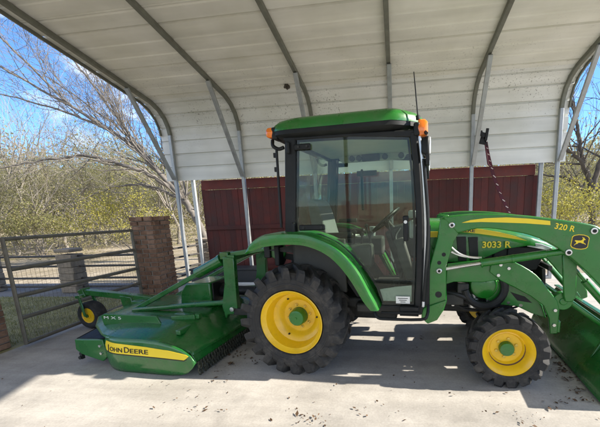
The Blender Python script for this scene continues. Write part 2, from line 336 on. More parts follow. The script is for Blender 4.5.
# ------------------------------------------------------------------ ground
def sheet(name, x0, x1, y0, y1, z, m, nx=1, ny=1, f=None):
    b = MB(); V = [[b.bm.verts.new((x0+(x1-x0)*i/nx, y0+(y1-y0)*j/ny, z+(f(x0+(x1-x0)*i/nx, y0+(y1-y0)*j/ny) if f else 0))) for j in range(ny+1)] for i in range(nx+1)]
    for i in range(nx):
        for j in range(ny): b.bm.faces.new((V[i][j], V[i+1][j], V[i+1][j+1], V[i][j+1]))
    return struct(b.build(name, m, None, 0, 60))
def hill(x, y):
    d = max(0, math.hypot(x, y-2)-14); return -.02 + .0012*d*d*(1 if d < 40 else 40/d) * (.35 if x > 0 else .5) + .05*math.sin(x*.7)*math.sin(y*.6)*min(1, d/6)
sheet('ground', -300, 300, -300, 300, -.012, TERR, 150, 150, lambda x, y: min(hill(x, y), 2.5)-.01)
sheet('concrete_floor', -4.52, 9, -45, 7.1, 0, CONC, 8, 8)  # unseen stretch behind the camera lengthened for a pale reflection in the cab glass
sheet('lawn', -9, -4.52, .5, 5.35, -.004, GRASSB, 4, 4)
sheet('drive_shade_strip', -40, -4.52, 5.35, 6.5, -.008+.003, ROADM, 20, 4)  # narrow drive strip, its grey carrying the band of shade there

# ------------------------------------------------------------------ carport
cp_o = empty('carport', (-.9, 6.62, 0), 0, 'open metal carport with pale ribbed sheets on arched steel ribs, sheltering the tractor', 'carport')
def inv(o): return lambda p: (p[0]-o.location.x, p[1]-o.location.y, p[2]-o.location.z)
class WMB(MB):                          # built in world coordinates, parented to an unrotated thing
    def build(s, name, m, parent=None, *a, **k):
        if parent: bmesh.ops.translate(s.bm, verts=s.bm.verts, vec=-parent.location)
        return MB.build(s, name, m, parent, *a, **k)
YW = 6.62
RIDGE = 2.95
back = [(YW, 0), (YW, 1.2), (YW, 2.4), (YW, 3.12), (YW-.03, 3.27), (YW-.11, 3.42), (YW-.25, 3.55), (YW-.45, 3.64)]
sl = .197
def roofz(y): return 3.64+(YW-.45-y)*sl
prof = back + [(5.2, roofz(5.2)), (4.2, roofz(4.2)), (RIDGE, roofz(RIDGE))]
front = [(2*RIDGE-y, z) for y, z in prof[:-1]][::-1]
rib_path = prof + front
X0, DX = -4.671, 1.5245
ribsx = [X0+DX*i for i in range(6)]
for i, x in enumerate(ribsx):
    b = WMB(); w = .032
    rings = []
    P = [Vector((0, y, z)) for y, z in rib_path]
    for k, p in enumerate(P):
        d = (P[min(k+1, len(P)-1)]-P[max(k-1, 0)]).normalized(); nrm = Vector((0, d.z, -d.y))
        rings.append([(x+sx*w, (p+nrm*sn*w).y, (p+nrm*sn*w).z) for sx, sn in ((-1, -1), (1, -1), (1, 1), (-1, 1))])
    # split into the galvanised legs and the roof bow, its shade mixed into a duller colour
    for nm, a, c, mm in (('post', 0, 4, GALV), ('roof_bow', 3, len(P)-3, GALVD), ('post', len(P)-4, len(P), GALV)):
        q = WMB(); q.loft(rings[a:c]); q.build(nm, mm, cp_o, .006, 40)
    b.bm.free()
    # knee brace, an open channel
    q = WMB(); A, B = Vector((x+.012, YW-.065, 2.22)), Vector((x+.012, 5.60, roofz(5.60)-.05))
    q.bar(A, B, .07, .05, (0, 1, 0))
    q.build('knee_brace', GALV, cp_o, .004, 40)
# ribbed sheets: a profile extruded along x
def ribbed(path, pitch, phase, out=.034, wid=.022, every=1):
    P = [Vector((0, y, z)) for y, z in path]; L_ = [0]
    for a, c in zip(P, P[1:]): L_.append(L_[-1]+(c-a).length)
    def at(s):
        s = min(max(s, 0), L_[-1])
        for i in range(len(P)-1):
            if s <= L_[i+1]+1e-9:
                t = (s-L_[i])/(L_[i+1]-L_[i]); d = (P[i+1]-P[i]).normalized(); return P[i].lerp(P[i+1], t), Vector((0, d.z, -d.y))
    ss = {round(v, 4): 0 for v in L_}; k = phase; c_ = 0
    while k < L_[-1]:
        w_, h_ = (wid, out) if every == 1 or c_ % every == 0 else (wid*1.7, out*.4)
        for o, h in ((-w_, 0), (-w_*.6, h_), (w_*.6, h_), (w_, 0)): ss[round(k+o, 4)] = h
        k += pitch; c_ += 1
    res = []
    for s in sorted(ss):
        if 0 <= s <= L_[-1]+1e-3:
            p, nn = at(s); res.append((p+nn*ss[s]))
    return res
def off(path, d):
    P = [Vector((0, y, z)) for y, z in path]; r = []
    for k, p in enumerate(P):
        q = (P[min(k+1, len(P)-1)]-P[max(k-1, 0)]).normalized(); nn = Vector((0, q.z, -q.y)); v = p+nn*d; r.append((v.y, v.z))
    return r
SX0, SX1 = -4.90, 3.10
def sheets(name, path, pitch, phase, m, xs, every=1):
    R = ribbed(path, pitch, phase, every=every); b = WMB()
    rows = [[b.bm.verts.new((x, p.y, p.z)) for p in R] for x in xs]
    rows2 = [[b.bm.verts.new((x, p.y, p.z)) for p in ribbed(off(path, .004), pitch, phase)] for x in xs] if 0 else None
    for a, c in zip(rows, rows[1:]):
        for k in range(len(R)-1): b.bm.faces.new((a[k], c[k], c[k+1], a[k+1]))
    o = b.build(name, m, cp_o, 0, 0, fix=False)
    s = o.modifiers.new('solid', 'SOLIDIFY'); s.thickness = .0015
    return o
outer = off(rib_path, .036)
wallp = [(outer[3][0], 2.2)]+outer[3:8]
roofp = outer[7:len(outer)-7]; frontp = outer[len(outer)-8:][:5]+[(outer[-1][0], 3.0)]
xs = np.linspace(SX0, SX1, 7)
sheets('wall_sheet', wallp, .266, .27, SHEETW, xs)
# each roof sheet runs the length of the carport; the seams lie between them
sheets('roof_sheet', roofp, .268, .12, SHEET, xs, 3)
sheets('eave_sheet', frontp, .266, .2, SHEETW, xs)
# folded edge trim under both gable ends of the sheets
for x in (SX0+.012, SX1-.012):
    q = WMB(); P = off(rib_path[3:-3], -.012); P2 = off(rib_path[3:-3], .034)
    q.loft([[(x-.012, a[0], a[1]), (x+.012, a[0], a[1]), (x+.012, c[0], c[1]), (x-.012, c[0], c[1])] for a, c in zip(P, P2)]); q.build('gable_trim', GALVD, cp_o, 0, 40)
for y in (YW, 2*RIDGE-YW):
    q = WMB(); q.bar((X0-.03, y, .03), (ribsx[-1]+.03, y, .03), .06, .058); q.build('base_rail', GALV, cp_o, .005)
for x, y in ((-4.40, 6.80), (2.74, 6.80)):
    q = WMB(); q.box((x, y, 1.6), (.075, .055, 3.2)); q.build('stiffener_post', mat('lit_galvanised', (.55, .56, .55), .45, .35, .12, 8) if x < 0 else GALV, cp_o, .006)  # left post is paler: the light on it is put into its colour
# mud nest stuck to the ceiling
NX, NY, NZ = -1.92, 6.08, 3.69
q = MB(); rgn = np.random.default_rng(2)
for k in range(7): q.tube([(NX+rgn.normal()*.02, NY+rgn.normal()*.02, NZ+.01), (NX+rgn.normal()*.03, NY+rgn.normal()*.03, NZ-.055)], [.03, .02], 8)
tag(q.build('wasp_nest', BARKD), 'small dark mud nest stuck under the carport ceiling', 'nest')

# ------------------------------------------------------------------ red fence behind the carport
fo = empty('board_fence', (-.8, 6.98, 0), 0, 'dark red board fence standing right behind the carport wall', 'fence')
q = WMB(); x = -4.30
while x < 2.70:
    w = random.uniform(.135, .145); q.box((x+w/2, 6.96+random.uniform(-.004, .004), 1.0), (w-.0012, .02, 2.0)); x += w
q.build('board_panel', REDF, fo, .003)
for nm, z, h in (('top_rail', 2.105, .20), ('middle_rail', 1.16, .09), ('bottom_rail', .25, .09)):
    q = WMB(); q.box((-.80, 6.925 if nm != 'top_rail' else 6.935, z), (6.98, .04, h)); q.build(nm, REDT if nm == 'top_rail' else REDF, fo, .004)
for x in (-4.3, -1.9, .5, 2.66):
    q = WMB(); q.box((x, 7.03, 1.05), (.09, .09, 2.1)); q.build('post', REDF, fo, .004)
bo = empty('storage_box', (-3.55, 6.44, 0), 0, 'long dark grey box lying at the foot of the red fence', 'box')
q = WMB(); q.box((-3.55, 6.36, .165), (1.55, .30, .29)); q.build('body', GREYB, bo, .012)
q = WMB(); q.box((-3.55, 6.36, .335), (1.59, .34, .045)); q.build('lid', GREYB, bo, .01)
for x in (-4.2, -2.9):
    q = WMB(); q.box((x, 6.36, .01), (.08, .28, .02)); q.build('foot', GREYB, bo)
q = WMB(); q.tube([(-4.1, 6.10, .045), (-2.3, 6.06, .045)], .045, 14); q.tube([(-2.34, 6.061, .045), (-2.26, 6.059, .045)], .052, 14)
tag(q.build('drain_pipe', PVC), 'white plastic pipe lying on the concrete before the dark grey box', 'pipe')
# hanging strap on the fifth rib
so = empty('ratchet_strap', (1.62, 6.55, 2.8), 0, 'dark red and white strap hanging from a hook on a carport post', 'strap')
q = WMB(); q.box((1.60, 6.50, 2.66), (.11, .05, .20), (0, .25, 0)); q.bar((1.55, 6.5, 2.80), (1.66, 6.5, 2.52), .05, .03); q.bar((1.66, 6.48, 2.83), (1.63, 6.48, 2.62), .03, .05); q.box((1.56, 6.47, 2.72), (.05, .05, .11), (0, -.5, 0)); q.build('ratchet_buckle', BLACK, so, .006)
pts = smoothp([(1.64, 6.5, 2.6), (1.70, 6.5, 2.33), (1.80, 6.5, 2.0), (1.95, 6.5, 1.62), (2.10, 6.5, 1.32), (2.16, 6.5, 1.15)], 5)
q = WMB()
for a, c in zip(pts, pts[1:]): q.bar(a, c, .058, .012, (0, 1, 0))
q.build('webbing', ROPE, so)
for k in range(2, len(pts)-1, 2):
    q = WMB(); a, c = Vector(pts[k]), Vector(pts[k+1]); q.bar(a+Vector((-.01, -.009, 0)), a.lerp(c, random.uniform(.25, .6))+Vector((.02, -.009, 0)), random.uniform(.008, .016), .01, (0, 1, 0)); q.build('stripe', ROPEW, so)
q = WMB(); q.tube(smoothp([(1.62, 6.46, 2.55), (1.66, 6.45, 2.3), (1.68, 6.45, 2.2), (1.72, 6.45, 2.16)], 4), .012, 6); q.build('loose_end', ROPE, so)

# ------------------------------------------------------------------ gate, brick pillars, rail fence
def brick_pillar(cx, cyy, w, h, label):
    o = empty('brick_pillar', (cx, cyy, 0), 0, label, 'pillar')
    q = WMB(); q.box((cx, cyy, h/2-.02), (w-.02, w-.02, h-.04)); q.build('mortar_core', MORTAR, o)
    b = WMB(); rows = int(h/.078); 
    for r in range(rows):
        z = .038+r*.078; n_ = 3; bw = w/n_
        grow = .025 if r == rows-1 else .012 if r == rows-2 else 0
        for side in range(4):
            ang = side*PI/2
            for k in range(n_):
                offx = (-w/2 + (k+.5)*bw) + (bw*.25 if r % 2 else -bw*.25)*0.6*(0 if k in (0, n_-1) else 1)
                c = Vector((offx*.985, -(w/2-.03)-grow+random.uniform(-.003, .003), 0)); c.rotate(Euler((0, 0, ang)))
                b.box((cx+c.x, cyy+c.y, z), (bw-.012, .075, .066), (0, 0, ang+random.uniform(-.01, .01)))
    b.build('brickwork', BRICK, o, .004)
    return o
brick_pillar(-4.27, 5.22, .41, 1.50, 'brown brick pillar beside the gate, its full height in view')
brick_pillar(-4.86, 2.86, .50, 1.50, 'brown brick pillar at the photo edge, holding the near gate end')
go = empty('metal_gate', (-4.42, 4.0, 0), 0, 'dark tubular metal gate with three rails and wire mesh between brick pillars', 'gate')
ga, gb = 3.13, 4.97
q = WMB(); q.tube([(-4.42, gb-.02, .07), (-4.42, gb-.02, 1.26), (-4.42, ga, 1.295), (-4.42, ga, .05), (-4.42, gb-.02, .07)], .027, 10); q.build('gate_frame', GATEM, go)
for z0, z1 in ((.945, .93), (.625, .61), (.36, .35)):
    q = WMB(); q.tube([(-4.42, ga, z0), (-4.42, gb, z1)], .026, 8); q.build('rail', GATEM, go)
q = WMB()
for k in range(1, 37): y = ga+(gb-ga)*k/37; q.bar((-4.405, y, .06), (-4.405, y, .94), .0017, .0017)
for k in range(1, 18): z = .05+.05*k; q.bar((-4.403, ga, z), (-4.403, gb, z), .0017, .0017)
q.build('wire_mesh', GATEM, go)
for z in (1.05, .25):
    q = WMB(); q.box((-4.42, gb+.03, z), (.03, .10, .04)); q.build('hinge', GATEM, go, .004)
# pillar and pipe-rail fence across the drive
def stone_pillar(x, y, w, h, label):
    q = WMB(); o = empty('stone_pillar', (x, y, 0), 0, label, 'pillar', 'stone pillars of the rail fence')
    for k in range(int(h/.13)):
        q.box((x+random.uniform(-.008, .008), y, .065+k*.13), (w+random.uniform(-.015, .015), w*.8+random.uniform(-.015, .015), .126), (0, 0, random.uniform(-.03, .03)))
    q.build('shaft', STONE, o, .012)
    q = WMB(); q.box((x, y, h+.0), (w+.015, w*.8+.015, .07)); q.build('cap', STONE, o, .02)
PYL = 5.75
stone_pillar(-6.62, PYL, .35, .86, 'squat grey stone pillar of the rail fence, seen through the gate')
stone_pillar(-8.62, PYL, .34, .84, 'grey stone pillar of the rail fence at the photo edge')
stone_pillar(-4.86, 7.7, .34, .84, 'sunlit stone pillar of the rail fence, glimpsed beside the brick pillar')
ro = empty('rail_fence', (-7, PYL+.02, 0), 0, 'low fence of dark pipe rails between grey stone pillars', 'fence')
for z in (.74, .53, .28, .10):
    q = WMB(); q.tube([(-13, PYL+.02, z), (-10.6, PYL+.02, z-.01), (-5.15, PYL+.02, z), (-4.75, 7.7, z), (-4.72, 14, z)], .022, 8); q.build('rail', RAILM, ro)
for x in (-10.7, -12.9):
    q = WMB(); q.box((x, PYL+.02, .42), (.09, .09, .84)); q.build('post', RAILM, ro, .005)

# ------------------------------------------------------------------ tractor (local frame: x forward, -y towards the viewer)
TA = -.0937; TX, TY = -.815, 3.4618
tr = empty('tractor', (TX, TY, 0), TA, 'green compact tractor with glazed cab, yellow wheels and a front loader, parked on concrete', 'tractor')

def tyre(c, R, W_, rim, nl, lug, name, parent, side):
    """agricultural tyre, axis y; side=-1 when its outer face looks to -y"""
    b = MB(); h = W_/2; rc = R-lug
    p = [(rim*.97, -h*.60), (rim+.012, -h*.78), (rim+(rc-rim)*.20, -h*.93), (rim+(rc-rim)*.22, -h*.955), (rim+(rc-rim)*.27, -h*.965), (rim+(rc-rim)*.29, -h*.955), (rim+(rc-rim)*.42, -h*.99), (rim+(rc-rim)*.44, -h*1.012), (rim+(rc-rim)*.50, -h*1.014), (rim+(rc-rim)*.52, -h*1.0), (rim+(rc-rim)*.7, -h*1.0), (rc-.03, -h*.93), (rc-.004, -h*.78), (rc, -h*.4), (rc+.004, 0)]
    p = p+[(r, -o) for r, o in p[:-1]][::-1]
    b.lathe(p, c, 72, cap=False)
    cx_, cy_, cz = c
    for sd in (-1, 1):
        for k in range(nl):
            a0 = 2*PI*(k+(.5 if sd > 0 else 0))/nl
            secs = []
            # path from the sidewall shoulder across to just past the centre
            for t, yy, rr, rb, wd in ((0, 1.005, rc-(rc-rim)*.42, rc-(rc-rim)*.46, .026), (.0, 1.03, R-lug*.55, rc-(rc-rim)*.3, .036), (.10, .95, R-.004, rc-.035, .038), (.45, .5, R, rc-.004, .030), (.85, .05, R+.002, rc, .024), (1.0, -.08, R-.012, rc, .016)):
                a = a0+sd*0+ t*.36*(1 if True else 1); y = sd*yy*h; wa = wd/R
                def pt(r, an): return (cx_+r*math.cos(an), cy_+y, cz+r*math.sin(an))
                secs.append([pt(rb, a-wa*1.25), pt(rr, a-wa*.8), pt(rr, a+wa*.8), pt(rb, a+wa*1.25)])
            b.loft(secs)
    return b.build(name, RUBBER, parent, 0, 28)
def rear_wheel(sgn):
    c = (-.07, sgn*.60, .502); wo_ = MB()
    # hub casing is the part's own mesh
    wo_.lathe([(.085, sgn*-.30), (.085, sgn*-.02), (.06, 0)], c, 24)
    w = wo_.build('rear_wheel', GREEN, tr)
    tyre(c, .508, .40, .272, 20, .050, 'tyre', w, sgn)
    s = sgn
    b = MB(); pr = [(.262, .02), (.262, .165), (.288, .188), (.296, .186), (.296, .170), (.288, .176)] if 0 else None
    b.lathe([(.255, s*-.12), (.262, s*.03), (.268, s*.12), (.292, s*.165), (.297, s*.188), (.289, s*.192), (.276, s*.172), (.258, s*.155), (.246, s*.09), (.235, s*.05), (.205, s*.035), (.185, s*.02), (.170, s*-.01), (.155, s*-.022), (.085, s*-.022), (.0001, s*-.022)], c, 64)
    b.build('rim', YELLOW, w, 0, 30)
    b = MB(); b.lathe([(.082, s*-.022), (.080, s*.05), (.070, s*.068), (.045, s*.074), (.012, s*.074), (.010, s*.080), (.0001, s*.080)], c, 32); b.build('hub', GREEN, w, 0, 30)
    for k in range(8):
        a = 2*PI*k/8+.2; b = MB(); q = (c[0]+.112*math.cos(a), c[1], c[2]+.112*math.sin(a)); b.lathe([(.015, s*-.023), (.015, s*-.014), (.010, s*-.012), (.010, s*.0), (.0001, s*.0)], q, 6); b.build('wheel_bolt', mat_bolt, w, 0, 0)
    for a in (2.0, 4.2, .05):
        b = MB(); q = (c[0]+.195*math.cos(a), c[1]+s*.033, c[2]+.195*math.sin(a)); b.lathe([(.0085, -.008), (.0085, .008)], q, 12); b.build('rim_hole', BLACK, w, 0, 0)
    return w
mat_bolt = mat('bolt_yellow', (.62, .45, .08), .35, .3, .1, 30)
def front_wheel(sgn):
    c = (1.775, sgn*.615, .308); s = sgn
    b = MB(); b.lathe([(.07, s*-.2), (.07, s*-.03)], c, 20); w = b.build('front_wheel', DARK, tr)
    tyre(c, .314, .245, .183, 17, .032, 'tyre', w, sgn)
    b = MB(); b.lathe([(.172, s*-.10), (.178, s*.06), (.196, s*.092), (.204, s*.112), (.197, s*.117), (.184, s*.100), (.170, s*.085), (.160, s*.055), (.148, s*.035), (.138, s*.038), (.132, s*.030), (.124, s*.012), (.0001, s*.012)], c, 56); b.build('rim', YELLOW, w, 0, 30)
    b = MB(); b.lathe([(.060, s*.012), (.060, s*.045), (.054, s*.058), (.0001, s*.060)], c, 28); b.build('hub', GREEN, w, 0, 30)
    for k in range(6):
        a = 2*PI*k/6+.35; q = (c[0]+.082*math.cos(a), c[1], c[2]+.082*math.sin(a)); b = MB(); b.lathe([(.013, s*.011), (.013, s*.022), (.0001, s*.024)], q, 6); b.build('wheel_bolt', mat_bolt, w, 0, 0)
    # rubbed-through arc on the disc
    b = MB()
    for k in range(24):
        a0 = -2.9+k*.135; a1 = a0+.138
        wv = .0045*math.sin(PI*(k+.5)/24)+.0015
        P = [(c[0]+r*math.cos(a), c[1]+s*.0405, c[2]+r*math.sin(a)) for r, a in ((.141-wv, a0), (.141+wv, a0), (.141+wv, a1), (.141-wv, a1))]
        b.poly(P)
    b.build('scuff_mark', mat('bare_metal_scuff', (.10, .05, .03), .7, .2, .3, 40), w, 0, 0)
    return w
for s in (-1, 1): rear_wheel(s); front_wheel(s)

# chassis, axle, engine block
b = MB()
b.box((.35, 0, .50), (.95, .34, .30)); b.box((1.25, 0, .58), (1.0, .30, .26)); b.box((-.12, 0, .52), (.45, .5, .34)); b.box((1.90, 0, .62), (.45, .36, .16))
b.box((.0, 0, .50), (.20, 1.0, .18)); b.build('chassis', DARK, tr, .02)
b = MB(); b.tube([(1.775, -.50, .34), (1.775, -.30, .42), (1.775, 0, .44), (1.775, .30, .42), (1.775, .50, .34)], .065, 12)
for s in (-1, 1): b.tube([(1.775, s*.46, .22), (1.775, s*.46, .46)], .06, 12); b.tube([(1.66, s*.45, .40), (1.62, s*.1, .42)], .02, 8)
b.build('front_axle', DARK, tr)
b = MB(); b.box((1.60, 0, .90), (.80, .46, .46)); b.box((1.52, -.27, .80), (.18, .1, .26)); b.lathe([(.06, -.34), (.06, -.2)], (1.70, 0, .93), 16); b.lathe([(.045, -.33), (.045, -.2)], (1.52, 0, .98), 16)
b.box((1.86, 0, .98), (.3, .5, .28)); b.build('engine', DARK, tr, .02)
# rounded green tank low on the near side, black hoses round it
b = MB(); b.lathe([(.0001, -.43), (.06, -.43), (.11, -.41), (.135, -.36), (.135, -.18)], (1.62, 0, .78), 28); tk = b.build('side_tank', GREEN, tr); b = MB(); b.prism([(1.60, .90), (1.66, .90), (1.632, .82)], -.436, -.40); b.build('tank_notch', BLACK, tk)
b = MB(); b.tube([(1.62+.165*math.cos(a), -.44, .775+.165*math.sin(a)) for a in np.linspace(-3.0, .6, 16)], .035, 10)
b.tube(smoothp([(1.30, -.42, .72), (1.42, -.45, .70), (1.55, -.44, .64)], 4), .022, 8)
b.build('hydraulic_hose', BLACK, tr)
b = MB(); b.tube([(1.54, -.36, .57), (1.54, -.36, .66)], .045, 14); b.tube([(1.54, -.36, .66), (1.54, -.36, .70)], .03, 14); b.build('filter', STEEL, tr, .004)
b = MB()
random.seed(3)
for k in range(9):
    y0 = -.34-.02*random.random(); b.tube(smoothp([(1.30+.05*k, y0, .62+.03*random.random()), (1.45+.05*k, y0-.03, .55+.05*random.random()), (1.62+.05*k, y0, .60+.06*random.random()), (1.75+.04*k, y0+.05, .70)], 4), .011, 6)
b.build('pipework', BLACK, tr)
for x, z in ((1.72, .60), (1.83, .63), (1.93, .61), (1.66, .64), (1.36, .60)):
    b = MB(); b.lathe([(.016, -.40), (.016, -.37), (.0001, -.37)], (x, 0, z), 6); b.build('fitting', STEEL, tr, 0, 0)

# hood: lofted cross-sections
def hood_ring(x, top, half, bot, crown):
    pts = []
    pts.append((x, -half, bot))
    for k in range(13):
        a = PI*k/12; y = -half*math.copysign(abs(math.cos(a))**.42, math.cos(a)); z = top-crown+crown*abs(math.sin(a))**.55
        pts.append((x, y, z))
    pts.append((x, half, bot)); return pts
stations = [(1.13, 1.372, .345, 1.17, .16), (1.30, 1.364, .34, .985, .17), (1.55, 1.335, .335, .985, .17), (1.80, 1.285, .325, 1.10, .13), (2.0, 1.225, .30, 1.125, .09), (2.14, 1.165, .26, 1.10, .055), (2.24, 1.105, .20, 1.065, .03), (2.275, 1.075, .14, 1.055, .015)]
b = MB(); b.loft([hood_ring(*s) for s in stations]); hood = b.build('hood', GREEN, tr, .006, 50)
for x0_, x1_, z0_, z1_ in ((1.395, 1.475, .995, 1.215), (1.495, 1.575, .995, 1.21)):
    b = MB(); b.prism([(x0_+.01, z0_), (x1_, z0_), (x1_-.01, z1_), (x0_-.012, z1_)], -.349, -.339); b.build('vent_screen', BLACK, hood, .003)
b = MB(); P = [(1.375, 1.262), (1.375, 1.298), (1.48, 1.293), (1.60, 1.277), (1.75, 1.247), (1.88, 1.21), (1.965, 1.172), (1.86, 1.190), (1.72, 1.215), (1.58, 1.238), (1.46, 1.254)]
b.prism(P, -.352, -.338); b.build('hood_stripe', DECALY, hood)
lettering('DEERE', .045, DECALK, hood, faceY(1.375, -.3535, 1.262, -.05), bold=.001, width=.16)
lettering('3033 R', .078, DECALY, hood, faceY(1.60, -.350, 1.115), bold=.0015, width=.235)
b = MB(); b.prism([(1.83, 1.12), (2.15, 1.095), (2.08, .90), (1.83, .87)], -.27, .27); b.build('grille', BLACK, tr, .01)
b = MB(); b.prism([(2.0, 1.15), (2.10, 1.135), (2.19, 1.098), (2.14, 1.080), (1.985, 1.115)], -.285, -.262); b.build('headlight', WHITE, tr, .004); b = MB(); b.prism([(2.0, 1.15), (2.10, 1.135), (2.19, 1.098), (2.14, 1.080), (1.985, 1.115)], .262, .285); b.build('headlight', WHITE, tr, .004)
b = MB(); b.prism([(1.16, 1.18), (1.235, 1.18), (1.235, 1.10), (1.16, 1.10)], -.36, -.35) if 0 else b.prism([(1.155, 1.215), (1.225, 1.215), (1.225, 1.265), (1.155, 1.265)], -.358, -.346); b.build('decal_patch', DECALY, hood)
# dash cowl between the cab and hood
b = MB(); b.box((1.12, 0, 1.0), (.16, .66, .60)); b.build('cowl', GREEN, tr, .03)

# ---- cab
cab = tr
b = MB(); b.box((.46, 0, .62), (1.15, 1.0, .10)); b.box((.80, 0, .60), (.62, 1.2, .09)); b.build('cab_floor', DARK, tr, .02)
# lower shell behind the glass, rear wall below the window
b = MB(); b.box((-.10, 0, 1.0), (.06, 1.0, .62)); b.box((.15, -.52, .98), (.5, .04, .5)); b.box((.15, .52, .98), (.5, .04, .5)); b.build('inner_fender', DUSTY, tr, .01)
for s in (-1, 1):
    y = s*.62
    b = MB()  # rear pillar
    b.prism([(-.065, 2.12), (.040, 2.12), (-.022, 1.30), (-.128, 1.28)], y-.03, y+.03); b.build('rear_pillar', BLACK, tr, .012)
    b = MB()  # front pillar, slightly bowed forward
    fp = smoothp([(.985, 2.08), (1.018, 1.75), (1.038, 1.35), (1.035, 1.0), (1.02, .64)], 4); fq = [(x+.062, z) for x, z in fp]
    b.prism(fp+fq[::-1], y-.03, y+.03); b.build('front_pillar', BLACK, tr, .014)
    b = MB(); fl = [(x+.064, z) for x, z in fp]; fm = [(x+.088, z) for x, z in fp]; b.prism(fl+fm[::-1], y-.02, y+.034); b.build('pillar_edge_strip', WHITE if s < 0 else BLACK, tr, .006)  # pale near-side strip paints the sunlight on the pillar edge
    b = MB(); b.prism([(-.08, 2.125), (1.06, 2.09), (1.06, 2.03), (.5, 2.075), (-.08, 2.085)], y-.028, y+.028); b.build('door_header', BLACK, tr, .01)
    # glazed door
    outl = [(.045, 2.085), (.50, 2.08), (.985, 2.035), (1.018, 1.75), (1.036, 1.35), (1.032, 1.0), (1.018, .66), (.745, .655), (.700, .80), (.62, .935), (.50, 1.075), (.36, 1.19), (.20, 1.268), (-.02, 1.295)]
    gl = MB(); gl.prism(outl, y+s*.022-.003, y+s*.022+.003); door = gl.build('cab_door', GLASS, tr)
    b = MB(); n_ = len(outl); cen = Vector((.55, 1.4))
    inn = []
    for k in range(n_):
        p0, p1, p2 = (Vector(outl[(k+j) % n_]) for j in (-1, 0, 1)); d = ((p2-p1).normalized()+(p1-p0).normalized()).normalized(); nn = Vector((d.y, -d.x))
        if nn.dot(cen-p1) < 0: nn = -nn
        inn.append(p1+nn*.020)
    for k in range(n_):
        k2 = (k+1) % n_; b.prism([outl[k], outl[k2], tuple(inn[k2]), tuple(inn[k])], y+s*.010-.012, y+s*.010+.012)
    b.build('door_seal', BLACK, door)
    b = MB(); b.prism([(.735, .685), (1.0, .685), (1.0, .83), (.86, .815), (.72, .79)], y+s*.005, y+s*.010); b.build('ground_reflection', CLEARP, door, .004)  # pale panel stands for the ground reflected in the door glass
    if s < 0:
        b = MB(); b.prism([(.865, .672), (.985, .672), (.985, .735), (.865, .735)], y-.030, y-.0255); b.build('sticker', STICK, door)
        b = MB()
        for r in range(3): b.box((.925, y-.0305, .718-.016*r), (.085-.02*r, .001, .006))
        b.build('sticker_print', DUSTY, door, 0, 0)
    for z0_, ln in ((2.025, .15), (1.345, .24)):
        b = MB(); b.box((.02+ln/2, y+s*.040, z0_), (ln, .022, .050)); b.tube([(-.03, y+s*.05, z0_-.05), (-.03, y+s*.05, z0_+.05)], .016, 10); b.build('door_hinge', BLACK, door, .01)
        for dx in (.045, ln-.03):
            b = MB(); b.lathe([(.011, s*.050), (.011, s*.062), (.0001, s*.062)], (.02+dx, y, z0_), 6); b.build('hinge_bolt', DARK, door, 0, 0)
    b = MB(); b.box((.955, y+s*.045, 1.30), (.040, .035, .17)); b.box((.955, y+s*.035, 1.40), (.046, .045, .05)); b.build('door_handle', BLACK, door, .01)
    b = MB(); b.lathe([(.014, s*.062), (.014, s*.07), (.0001, s*.07)], (.955, y, 1.375), 12); b.build('lock_barrel', STEEL, door, 0, 0)
# pale blocks inside the glass near the handle
b = MB(); b.box((1.0, -.45, 1.43), (.07, .10, .07)); b.box((1.0, -.45, 1.30), (.05, .08, .16)); b.build('pale_blocks', CLEARP, tr, .015)
# windscreen and rear window
g = MB(); g.poly([(1.075, -.58, 2.05), (1.075, .58, 2.05), (1.10, .58, 1.36), (1.10, -.58, 1.36)]); o_ = g.build('windscreen', GLASS, tr); sm = o_.modifiers.new('s', 'SOLIDIFY'); sm.thickness = .005
g = MB(); g.poly([(-.02, -.58, 2.08), (-.02, .58, 2.08), (-.10, .58, 1.30), (-.10, -.58, 1.30)]); o_ = g.build('rear_window', GLASS, tr); sm = o_.modifiers.new('s', 'SOLIDIFY'); sm.thickness = .005
b = MB(); b.bar((1.08, -.6, 2.06), (1.08, .6, 2.06), .05, .05); b.bar((-.04, -.6, 2.09), (-.04, .6, 2.09), .05, .05); b.bar((-.12, -.6, 1.29), (-.12, .6, 1.29), .05, .05); b.build('cross_header', BLACK, tr, .008)
# lining, with speakers and console
b = MB(); b.box((.48, 0, 2.105), (1.02, 1.14, .03)); b.prism([(.1, 2.10), (.9, 2.10), (.86, 2.03), (.14, 2.03)], .42, .56); lin = b.build('headliner', TAN, tr, .01)
b = MB(); b.box((.50, .40, 2.055), (.20, .05, .075)); b.build('radio', BLACK, lin, .008)
for x in (.28, .36, .66, .84):
    b = MB(); b.lathe([(.032, .395), (.032, .42), (.0001, .42)], (x, 0, 2.055), 20); b.lathe([(.024, .39), (.0001, .385)], (x, 0, 2.055), 20); b.build('speaker', DUSTY, lin, 0, 0)
# far-side grab handle with its dark plate
b = MB(); b.tube([(.36, .57, 1.94), (.36, .54, 1.92), (.36, .54, 1.5), (.36, .57, 1.48)], .016, 8); b.box((.42, .56, 1.90), (.24, .03, .06)); b.build('grab_rail', BLACK, tr, .004)
